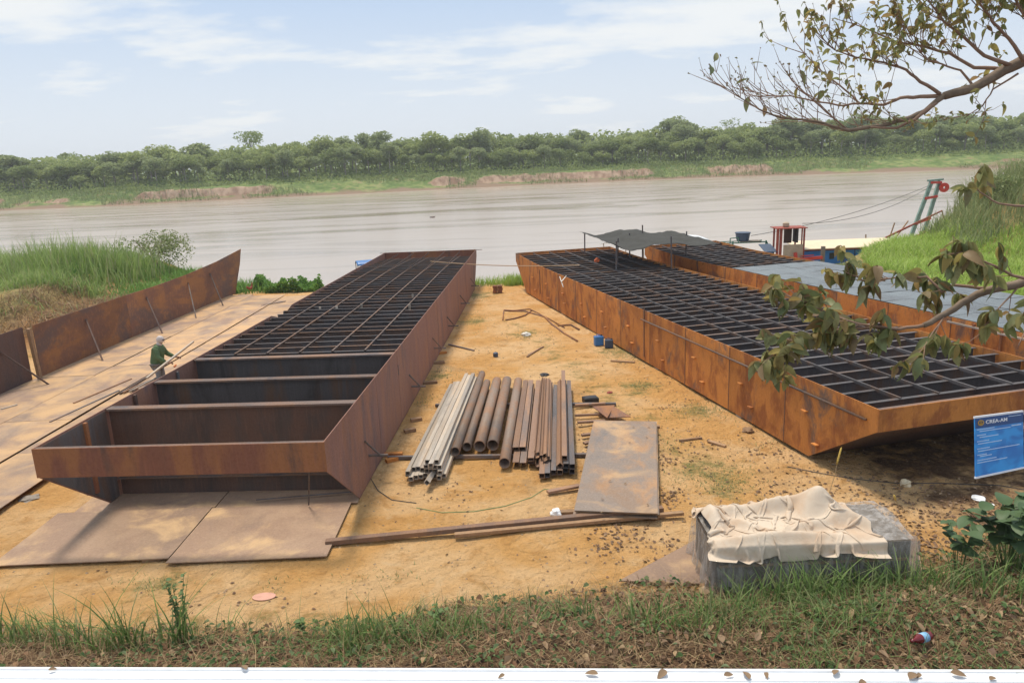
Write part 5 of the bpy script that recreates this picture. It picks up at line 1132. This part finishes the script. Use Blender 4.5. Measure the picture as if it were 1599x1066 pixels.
def wire(a_, b_, sag, r, m, label, n=16):
    pts_ = [a_.lerp(b_, i/n)-Vector((0, 0, sag*4*(i/n)*(1-i/n))) for i in range(n+1)]; o = MB().tube(pts_, r, 4).build('cable', m); tag(o, label, 'cable'); return o
wire(wp(1455, 288, 66), wp(1173, 368, 54), .5, .02, 'cable', 'upper steel cable running from the mast top to the basin'); wire(wp(1455, 290, 66), wp(1253, 349, 53), .8, .02, 'cable', 'lower slack cable from the mast top to the red cabin roof')
o = MB().tube([wp(1340, 392, 55), wp(1410, 358, 56), wp(1471, 329, 57)], [.09, .08, .06], 7).build('boom_pole', 'cabin_red', smooth=True); tag(o, 'long brown pole slanting up right across the foot of the mast', 'pole')
for i, (pa, pb) in enumerate((((1352, 396), (1352, 366)), ((1388, 374), (1397, 348)), ((1398, 372), (1418, 345)), ((1471, 330), (1475, 345)))):
    o = MB().tube([wp(*pa, 56.5), wp(*pb, 56.5)], .055, 6).build('wooden_stake', 'wood'); tag(o, ['dark stake at the roof edge of the dredging boat', 'upright stake behind the dredging boat roof', 'slanting stake behind the dredging boat roof', 'short stake hanging at the tip of the slanting pole'][i], 'stake')

# ------------------------------------------------------------------ bank vegetation
def grassfield(label, n, fn, hmin, hmax, m, w_=.03, lean=.5, seed=0, seg=3, name='grass', cat='grass'):
    X, Y = fn(n); VF = blades(np.stack([X, Y, height(X, Y)-.03], 1), (hmin+(hmax-hmin)*rng.random(len(X)))*(.45+1.05*vn(X*.55+seed, Y*.55)), w_, lean, seed, seg=seg); o = npmesh(name, *VF, m); o.matrix_world = YM; tag(o, label, cat, kind='stuff')
def lf(n):
    X = rng.uniform(-40, -18.3, n); Y = rng.uniform(34, 52, n); k = (X < -22.8-.25*(Y-38)+1.6*vn(X, Y)) & (Y > 37.5+1.0*vn(X*.6, Y*.6)-.35*(X+20)*0) & (Y < shore(X)) & ~((X > -22.5) & (Y > 47.5)); return X[k], Y[k]
grassfield('tall bright grass growing on the bank at the left', 30000, lf, .35, 1.35, 'grass_left', .04, .6, 31)
def lf3(n):
    X = rng.normal(-25.2, 2.6, n); Y = rng.normal(44.5, 1.6, n); k = (X < -21.5) & (Y < 49) & (Y > 40); return X[k], Y[k]
grassfield('taller reed clump standing out of the bright grass at the left', 2600, lf3, 1.2, 2.3, 'grass_left', .055, .35, 51, name='reeds', cat='reeds')
def lf4(n):
    X = rng.uniform(-40, -18, n); Y = rng.uniform(33, 50, n); k = (vn(X*.8, Y*.8) > .5) & (X < -18.6) & (Y < 47); return X[k], Y[k]
grassfield('loose grass hanging over the eroded edge at the left', 2600, lf4, .3, .9, 'grass_left', .04, 1.0, 52)
def lf2(n):
    X = rng.uniform(-25, -11.2, n); Y = rng.uniform(38, 50, n); k = (Y > np.where(X < -17.2, 38.5, 42.2)+.6*vn(X, Y)) & (Y < shore(X)+.3) ; return X[k], Y[k]
grassfield('green weeds between the steel side wall and the river', 9000, lf2, .25, .85, 'weed', .05, .6, 32)
X = rng.uniform(-16.5, -11.3, 9000); Y = rng.uniform(42.4, 45, 9000); k = vn(X*1.1+3, Y*.9) > .42; X, Y = X[k], Y[k]; o = npmesh('bank_weeds', *leafset(X, Y, height(X, Y)+rng.random(len(X))*(.1+.9*vn(X*1.6, Y)**1.5), .17, 33, 1.2), 'weed'); o.matrix_world = YM; tag(o, 'broad-leaved weeds at the far end of the floor plates', 'weeds', kind='stuff')
def mf(n):
    X = rng.uniform(-2.4, 2.0, n); Y = rng.uniform(40.5, 44, n); k = (Y > 41.3+.8*vn(X*2, Y)) & ((X > -.1) | (rng.random(n) < .25)); return X[k], Y[k]
grassfield('tuft of bright grass at the shore between the barges', 5200, mf, .3, .8, 'grass_bright', .035, .5, 34)
def rf1(n):
    X = rng.uniform(15.5, 40, n); Y = rng.uniform(24, 54, n); k = (X > np.where(Y > 35, 19.2+np.maximum(0, Y-40)*.42+.7*vn(X*.7, Y*.7), 15.6+.7*vn(X*.5, Y*.5))) & (Y < shore(X)+.5) & ((X-.35*(Y-46) < 28+3*vn(X*.3, Y*.3)) | (Y < 43+3*vn(X*.3, Y*.3))); return X[k], Y[k]
grassfield('bright green grass sloping down to the blue dredging boat', 60000, rf1, .3, .85, 'grass_bright', .05, .7, 35)
def rf3(n):
    X = rng.uniform(16.2, 20.5, n); Y = rng.uniform(35, 44, n); k = Y < shore(X)+.4; return X[k], Y[k]
grassfield('short olive weeds between the far right barge and the bright grass', 6000, rf3, .1, .32, 'grass_olive', .05, .9, 53, name='bank_weeds', cat='weeds')
def rf2(n):
    X = rng.uniform(22, 55, n); Y = rng.uniform(28, 62, n); k = (X-.35*(Y-46) > 26+3*vn(X*.3, Y*.3)) & (Y > 42+3*vn(X*.3, Y*.3)) & (Y < shore(X)); return X[k], Y[k]
grassfield('tall olive grass and reeds on the mound at the right', 34000, rf2, .8, 2.1, 'grass_olive', .05, .55, 36)
def bush(label, x, y, r, h, m, n, card, seed, name='shrub', zoff=0):
    z = gz(x, y)+zoff; e = empty(name, label, 'shrub', (x, y, z)); C = crown_cloud(h, r, n, seed, .1, 12); V, F = cards(C, card, seed=seed); npmesh('foliage', V, F, m, e)
    mb = MB(); rr = random.Random(seed)
    for i in range(7): a_ = rr.uniform(0, 6.28); mb.tube([(0, 0, -.1), (math.cos(a_)*r*.3, math.sin(a_)*r*.3, h*.5), (math.cos(a_)*r*.6, math.sin(a_)*r*.6, h*.85)], [.04, .025, .01], 4)
    mb.build('stems', 'twig', e)
q = G(247, 440); bush('round green shrub between the tall grass and the long steel side wall', -23.1, 48.6, 1.9, 2.3, 'grass_olive', 2300, .085, 41)
bush('olive bush at the right edge high on the mound', 36.5, 50, 2.2, 1.8, 'grass_olive', 2600, .13, 42)
bush('low olive bush on the slope of the mound right of the mast', 33.0, 50, 1.5, 1.5, 'grass_olive', 1700, .12, 43)
# tangled roots on the eroded dirt
rr = random.Random(6); mb = MB()
for i in range(46):
    x = rr.uniform(-23.5, -18.6); y = rr.uniform(32.5, 39); pts_ = [Vector((x, y, gz(x, y)+.08))]
    for s_ in range(4): q_ = pts_[-1]+Vector((rr.uniform(.05, .3), rr.uniform(-.4, .4), 0)); q_.z = gz(q_.x, q_.y)+rr.uniform(.03, .25); pts_.append(q_)
    mb.tube(pts_, [.04, .033, .026, .018, .01], 5)
o = mb.build('tangled_roots', 'wood', smooth=True); o.matrix_world = YM; tag(o, 'dry tangled roots hanging on the eroded dirt bank at the left', 'roots', kind='stuff')
X = rng.uniform(-24, -18.2, 5000); Y = rng.uniform(31, 40, 5000); VF = blades(np.stack([X, Y, height(X, Y)], 1), .2+.4*rng.random(5000), .02, 2.0, 37, seg=3); o = npmesh('dry_grass', *VF, 'straw'); o.matrix_world = YM; tag(o, 'dry hanging grass on the eroded dirt bank at the left', 'dry grass', kind='stuff')

# rooster
q = G(392, 461); e = empty('rooster', 'small red-brown rooster standing at the far end of the floor plates', 'rooster', (q.x, q.y, .12), 1.2)
def skin(name, pts, edges, rad, m, parent, sub=1):
    me = bpy.data.meshes.new(name); me.from_pydata([tuple(p_) for p_ in pts], edges, []); me.materials.append(MT[m]); o = link(name, me, parent)
    sm = o.modifiers.new('skin', 'SKIN'); 
    if not me.skin_vertices: pass
    for i, r_ in enumerate(rad):
        sv = me.skin_vertices[0].data[i]; sv.radius = (r_, r_) if not isinstance(r_, tuple) else r_; sv.use_root = (i == 0)
    sm.use_smooth_shade = True
    if sub: ss = o.modifiers.new('smooth', 'SUBSURF'); ss.levels = sub; ss.render_levels = sub
    return o
skin('body', [(0, 0, .26), (.10, 0, .30), (.17, 0, .42), (.18, 0, .50), (.24, 0, .49), (-.12, 0, .30), (-.24, 0, .42), (-.30, 0, .34)], [(0, 1), (1, 2), (2, 3), (3, 4), (0, 5), (5, 6), (6, 7)], [.09, .085, .05, .045, .012, .07, .06, .02], 'cabin_red', e)
MB().box((.19, 0, .56), (.07, .015, .05)).build('comb', 'red_paint', e)
for s_ in (-1, 1): MB().tube([(.01, s_*.04, .2), (0, s_*.045, .1), (.01, s_*.045, 0), (.06, s_*.045, 0)], .01, 5).build('leg', 'sign_gold', e)

# ------------------------------------------------------------------ worker in green
PX_, PY_ = -11.22, 22.7
man = empty('person', 'person in green jacket and pale head cloth holding a long bar by the left barge', 'person', (PX_, PY_, .12), 0.0)
# local: faces +x (towards the barge), y away from camera
hip, chest, neck, head = Vector((0, 0, .90)), Vector((.08, 0, 1.25)), Vector((.15, 0, 1.46)), Vector((.22, -.01, 1.60))
handR, handL = Vector((.50, -.22, .93)), Vector((.50, .36, .96))
body_pts = [hip, Vector((.03, 0, 1.05)), chest, Vector((.12, 0, 1.40)), neck, Vector((.19, 0, 1.54)), Vector((.215, 0, 1.64)),
            Vector((.10, -.19, 1.38)), Vector((.17, -.27, 1.12)), Vector((.40, -.24, .96)), handR,
            Vector((.10, .19, 1.38)), Vector((.18, .30, 1.13)), Vector((.40, .35, .99)), handL,
            Vector((0, -.10, .86)), Vector((.05, -.12, .47)), Vector((-.02, -.12, .09)), Vector((.12, -.13, .035)),
            Vector((0, .10, .86)), Vector((.06, .13, .47)), Vector((.0, .13, .09)), Vector((.14, .15, .035))]
ed = [(0, 1), (1, 2), (2, 3), (3, 4), (4, 5), (5, 6), (3, 7), (7, 8), (8, 9), (9, 10), (3, 11), (11, 12), (12, 13), (13, 14), (0, 15), (15, 16), (16, 17), (17, 18), (0, 19), (19, 20), (20, 21), (21, 22)]
rad = [(.13, .13), (.13, .12), (.15, .13), (.11, .10), .055, .085, .085, .065, .048, .03, .035, .065, .048, .03, .035, .085, .06, .04, .035, .085, .06, .04, .035]
# fingers
for hnd, s_ in ((10, -1), (14, 1)):
    hp = body_pts[hnd]
    for f_ in range(5):
        a0 = hp+Vector((.03, (f_-2)*.022, .0)) if f_ < 4 else hp+Vector((0, -s_*.04, .01))
        a1 = a0+Vector((.05, 0, -.01)) if f_ < 4 else a0+Vector((.035, -s_*.01, .02)); a2 = a1+Vector((.01, 0, -.04)) if f_ < 4 else a1+Vector((.03, 0, -.005))
        i0 = len(body_pts); body_pts += [a1, a2]; ed += [(hnd, i0), (i0, i0+1)]; rad += [.010, .008]
body = skin('body', body_pts, ed, rad, 'skin', man, 1)
jk = [hip+Vector((0, 0, -.12)), hip+Vector((.0, 0, .04)), Vector((.03, 0, 1.08)), chest, Vector((.115, 0, 1.40)), Vector((.14, 0, 1.46)), Vector((.10, -.18, 1.39)), Vector((.17, -.27, 1.12)), Vector((.40, -.24, .965)), Vector((.10, .18, 1.39)), Vector((.18, .30, 1.13)), Vector((.40, .35, .995))]
skin('jacket', jk, [(0, 1), (1, 2), (2, 3), (3, 4), (4, 5), (4, 6), (6, 7), (7, 8), (4, 9), (9, 10), (10, 11)], [(.23, .21), (.225, .20), (.21, .20), (.215, .19), (.155, .14), .09, .105, .085, .056, .105, .085, .056], 'green_cloth', man, 2)
skin('trousers', [Vector((0, 0, .88)), Vector((0, -.10, .80)), Vector((.05, -.12, .47)), Vector((-.02, -.12, .12)), Vector((0, .10, .80)), Vector((.06, .13, .47)), Vector((.0, .13, .12))], [(0, 1), (1, 2), (2, 3), (0, 4), (4, 5), (5, 6)], [.16, .115, .085, .07, .115, .085, .07], 'grey_cloth', man, 1)
for p_ in ((.06, -.125), (.08, .14)): MB().box((p_[0], p_[1], .05), (.27, .1, .1)).build('boot', 'black', man, bevel=.02)
import bmesh
bm = bmesh.new(); bmesh.ops.create_uvsphere(bm, u_segments=16, v_segments=12, radius=1)
for v in bm.verts:
    c = v.co; n_ = noise.noise(c*2.5)*.06; c *= 1+n_
    v.co = Vector((c.x*.118, c.y*.102, c.z*.125))
me = bpy.data.meshes.new('head_cloth'); bm.to_mesh(me); bm.free(); me.materials.append(MT['head_cloth']); me.polygons.foreach_set('use_smooth', [True]*len(me.polygons)); o = link('head_cloth', me, man); o.location = (.20, 0, 1.64)
skin('neck_cloth', [(.13, 0, 1.45), (.16, 0, 1.52), (.19, 0, 1.57)], [(0, 1), (1, 2)], [.11, .095, .09], 'head_cloth', man, 1)
fc = MB().box((.305, 0, 1.63), (.03, .13, .03)).build('goggles', 'black', man, bevel=.008)
nose = MB().add([(.30, -.02, 1.59), (.30, .02, 1.59), (.335, 0, 1.585), (.305, 0, 1.635)], [(0, 1, 2), (0, 2, 3), (1, 3, 2), (0, 3, 1)]).build('nose', 'skin', man)
MB().box((.32, 0, 1.55), (.01, .05, .012)).build('mouth', 'cabin_red', man)
o = MB().bar(Vector((-10.63, 20.75, 1.05)), Vector((-10.70, 24.3, 1.30)), .065, .05).build('held_bar', 'grey_tube'); o.matrix_world = YM; tag(o, 'long grey flat bar held out by the person in the green jacket', 'steel bar')
mb = MB(); mb.tube([(0, 0, 0), (0, -.3, .03)], [.035, .03], 8); o = mb.build('angle_grinder', 'orange_tool', smooth=True); put(o, PX_+.62, PY_-.12, .92+.12-.1, .3); tag(o, 'small orange power tool held by the person in green', 'power tool')

# ------------------------------------------------------------------ haze
def hazefn():
    m = bpy.data.materials.new('haze_air'); m.use_nodes = True; t = m.node_tree; t.nodes.clear(); o = t.nodes.new('ShaderNodeOutputMaterial'); v = t.nodes.new('ShaderNodeVolumePrincipled')
    v.inputs['Color'].default_value = (.92, .95, 1, 1); v.inputs['Density'].default_value = .00045; v.inputs['Anisotropy'].default_value = .2; t.links.new(v.outputs[0], o.inputs['Volume']); return m
hb = MB().box((0, 3000, 8), (14000, 6300, 40)).build('haze', hazefn()); tag(hb, 'thin pale haze in the air over the river', 'haze', kind='stuff')

# ------------------------------------------------------------------ overhanging tree at the right
TR = empty('overhanging_tree', 'brown-twigged tree whose sparse leafy branches hang in from the right', 'tree', (6.4, 5.2, .3))
org = Vector((6.4, 5.2, .3))
def loc(px, py, d): return P(px, py, d)-org
mb = MB(); mb.tube([(0, 0, -.4), (.1, 0, 2.5), (-.1, .2, 5.2), (.2, .3, 8.0), (.1, .3, 10)], [.28, .22, .18, .12, .06], 10); mb.build('trunk', 'bark', TR, smooth=True)
twl = []
rt = random.Random(12)
def limb(pts, r0, r1, name='branch'):
    n = len(pts); dense = []
    for i in range(n-1):
        for k in range(3): t = k/3; dense.append(pts[i].lerp(pts[i+1], t)+Vector((rt.uniform(-1, 1), rt.uniform(-1, 1), rt.uniform(-1, 1)))*.006*(k > 0))
    dense.append(pts[-1]); m_ = len(dense); MB().tube(dense, [r0+(r1-r0)*(i/(m_-1))**.8 for i in range(m_)], 7).build(name, 'bark' if r0 > .02 else 'twig', TR, smooth=True); return dense
U = 6.6
up = {}
def L2(seq, d0, d1): n = len(seq); return [loc(x, y, d0+(d1-d0)*i/(n-1)) for i, (x, y) in enumerate(seq)]
main = [Vector((0, .2, 5.4)), loc(1720, 60, 6.2), loc(1640, 78, 6.3)]+L2([(1599, 94), (1568, 109), (1521, 137), (1474, 150)], 6.4, 6.5)
D1 = limb(main, .075, .036)
limbs = []
limbs.append(limb(L2([(1474, 150), (1437, 151), (1406, 153), (1381, 164), (1343, 162), (1331, 150), (1300, 125), (1275, 103), (1248, 75)], 6.5, 6.9), .020, .003))
limbs.append(limb(L2([(1474, 150), (1443, 175), (1412, 187), (1375, 197), (1325, 204), (1287, 193), (1253, 187), (1219, 184), (1187, 172), (1156, 153), (1126, 131)], 6.5, 6.6), .026, .003))
limbs.append(limb(L2([(1462, 160), (1428, 187), (1400, 200), (1360, 199)], 6.5, 6.5), .02, .008))
limbs.append(limb(L2([(1568, 109), (1521, 106), (1484, 84), (1443, 73), (1400, 66), (1365, 50), (1331, 37), (1303, 28)], 6.45, 7.1), .019, .003))
limbs.append(limb(L2([(1468, 147), (1437, 128), (1415, 109), (1381, 98), (1337, 90), (1303, 78), (1278, 56)], 6.5, 6.3), .017, .003))
limbs.append(limb(L2([(1580, 103), (1537, 87), (1506, 59), (1474, 34), (1453, 6), (1440, -25)], 6.4, 6.1), .019, .005))
limbs.append(limb(L2([(1599, 96), (1575, 60), (1550, 35), (1530, 5), (1520, -20)], 6.3, 6.0), .018, .005))
limbs.append(limb(L2([(1640, 78), (1610, 40), (1590, 10), (1580, -20)], 6.2, 6.0), .02, .006))
limbs.append(limb(L2([(1590, 115), (1550, 140), (1535, 165), (1505, 185)], 6.4, 6.6), .010, .003))
limbs.append(limb(L2([(1343, 162), (1310, 165), (1270, 158), (1235, 150), (1200, 150), (1168, 140)], 6.6, 6.8), .010, .003))
limbs.append(limb(L2([(1325, 204), (1290, 175), (1262, 150), (1240, 135)], 6.55, 6.4), .009, .003))
limbs.append(limb(L2([(1521, 137), (1500, 110), (1470, 100), (1450, 95), (1420, 60), (1400, 30)], 6.5, 6.7), .012, .003))
tips = []
def twigs(dense, n, ln, rad, upb, depth=1, ttag='u'):
    for _ in range(n):
        i = rt.randrange(len(dense)//4, len(dense)-1); p_ = dense[i]; d = (dense[min(i+1, len(dense)-1)]-dense[max(0, i-1)]).normalized()
        side_ = Vector((rt.uniform(-1, 1), rt.uniform(-.9, .9), rt.uniform(-.5, 1)*1.0+upb)); d2 = (d*.9+side_*.9).normalized(); l_ = ln*rt.uniform(.5, 1.2)
        p1 = p_+d2*l_*.5; p2 = p1+(d2+Vector((0, 0, rt.uniform(-.1, .45)))).normalized()*l_*.5; twl.append((p_, p1, p2, rad)); tips.append((p_, p1, p2, ttag))
        if depth > 0: twigs([p_, p_.lerp(p1, .5), p1, p1.lerp(p2, .5), p2, p2], 2, ln*.55, rad*.65, upb, depth-1, ttag)
for i, dn in enumerate(limbs): twigs(dn, [18, 34, 5, 22, 20, 20, 18, 14, 6, 14, 10, 16][i], .34, .0042, .25, 1, 'u' if i not in (1, 9, 10) else 'b')
nb = len(twl)
# lower branch, nearer the camera
Ld = 4.6
low = [Vector((0, .1, 3.6)), loc(1720, 400, 4.6), loc(1640, 425, 4.6)]+L2([(1599, 440), (1552, 451), (1515, 466), (1476, 490), (1442, 508)], 4.6, 4.6)
limb(low, .042, .017); lows = []
lows.append(limb(L2([(1442, 508), (1403, 514), (1363, 511), (1306, 515), (1266, 527), (1232, 537), (1204, 555)], 4.6, 4.7), .012, .003))
lows.append(limb(L2([(1552, 451), (1489, 445), (1471, 456), (1447, 432), (1410, 432), (1348, 438), (1316, 422)], 4.6, 4.9), .012, .003))
lows.append(limb(L2([(1403, 514), (1342, 506), (1298, 493), (1259, 472), (1227, 459)], 4.6, 4.5), .008, .003))
lows.append(limb(L2([(1640, 440), (1581, 430), (1540, 410), (1505, 393), (1470, 400)], 4.5, 4.4), .012, .003))
lows.append(limb(L2([(1599, 440), (1570, 470), (1545, 500), (1525, 530)], 4.6, 4.5), .007, .002))
lows.append(limb(L2([(1660, 330), (1599, 322), (1560, 318), (1530, 300), (1515, 290)], 5.2, 5.3), .012, .003))
lows.append(limb(L2([(1476, 490), (1450, 530), (1430, 560)], 4.6, 4.5), .006, .002))
lows.append(limb(L2([(1660, 380), (1610, 500), (1590, 540)], 4.3, 4.2), .010, .003))
n0 = len(twl); t0 = len(tips)
for i, dn in enumerate(lows): twigs(dn, [24, 15, 15, 10, 5, 3, 5, 4][i], .20, .0030, -.25, 0, 'l')
def join_twigs(lst, name='twigs'):
    mb = MB()
    for (a_, b_, c_, r_) in lst: mb.tube([a_, b_, c_], [r_, r_*.75, r_*.4], 4, cap=False)
    o = mb.build(name, 'twig', TR); tag(o, kind='stuff')
join_twigs(twl)
lm_ = [leafmesh('leaf', .13, .062, 'branch_leaf', c_, f_) for c_, f_ in ((.25, .3), (.5, .45), (.1, .6))]
cntl = 0
def addleaf(p_, d, s_, r_):
    global cntl
    o = link('leaf', lm_[cntl % 3], TR); o.matrix_local = aim(p_, d, r_, s_); cntl += 1
lt = [t for t in tips[t0:]]; big_ = []; rest_ = []
for (a_, b_, c_, tg) in lt:
    for k_ in range(8): big_.append(((b_.lerp(c_, rt.random()) if k_ else c_), (rt.uniform(-.7, .7), rt.uniform(-.7, .7), rt.uniform(-1.4, .1)), rt.uniform(.5, 1.08), rt.uniform(-1.2, 1.2)))
for dn in lows[:4]:
    for _ in range(6): big_.append((rt.choice(dn[len(dn)//3:]), (rt.uniform(-.7, .7), rt.uniform(-.7, .7), rt.uniform(-1.2, .1)), rt.uniform(.7, 1.1), rt.uniform(-1.2, 1.2)))
ut = [t for t in tips[:t0] if t[3] == 'u']; bt = [t for t in tips[:t0] if t[3] == 'b']
rt.shuffle(ut); rt.shuffle(bt)
wts = sorted(ut, key=lambda t: -(t[2]+org).x-(t[2]).z*.6-rt.uniform(0, 2.2))
def lf_(t, lo, hi): return ((t[2] if rt.random() < .6 else t[1]), (rt.uniform(-.8, .8), rt.uniform(-.8, .8), rt.uniform(-1.2, .5)), rt.uniform(lo, hi), rt.uniform(-1.2, 1.2))
for t in wts[:120]: rest_.append(lf_(t, .5, .95))
for t in wts[:520]: rest_.append(lf_(t, .3, .75)); rest_.append(lf_(t, .25, .6)); rest_.append(lf_(t, .25, .5))
for t in bt[:14]: rest_.append(lf_(t, .7, 1.2))
for t in ut[:200]: rest_.append(lf_(t, .2, .45))
big_.sort(key=lambda q: -q[2]); rest_.sort(key=lambda q: -q[2]); nbig = min(len(big_), 255)
for q in big_[:nbig]+rest_[:300-nbig]: addleaf(*q)
def joined(lst, name):
    mb = MB()
    for i, (p_, d_, s_, r_) in enumerate(lst):
        me = lm_[i % 3]; M4 = aim(p_, d_, r_, s_); mb.add([M4 @ v.co for v in me.vertices], [tuple(f.vertices) for f in me.polygons])
    o = mb.build(name, leafmat('leaf_mix', [(.18, .21, .08), (.26, .28, .11), (.36, .34, .14), (.42, .35, .11), (.32, .21, .10)], .6, .5), TR, smooth=True); tag(o, kind='stuff')
joined(big_[nbig:]+rest_[300-nbig:], 'small_leaves')
V, F = cards(np.array([tuple(t[2]) for t in tips[:t0]]), .016, seed=5, aspect=1.1); o = npmesh('buds', V, F, leafmat('bud', [(.20, .21, .09), (.28, .20, .12), (.24, .25, .12)], .7, .2), TR); tag(o, kind='stuff')
print('leaves', cntl)
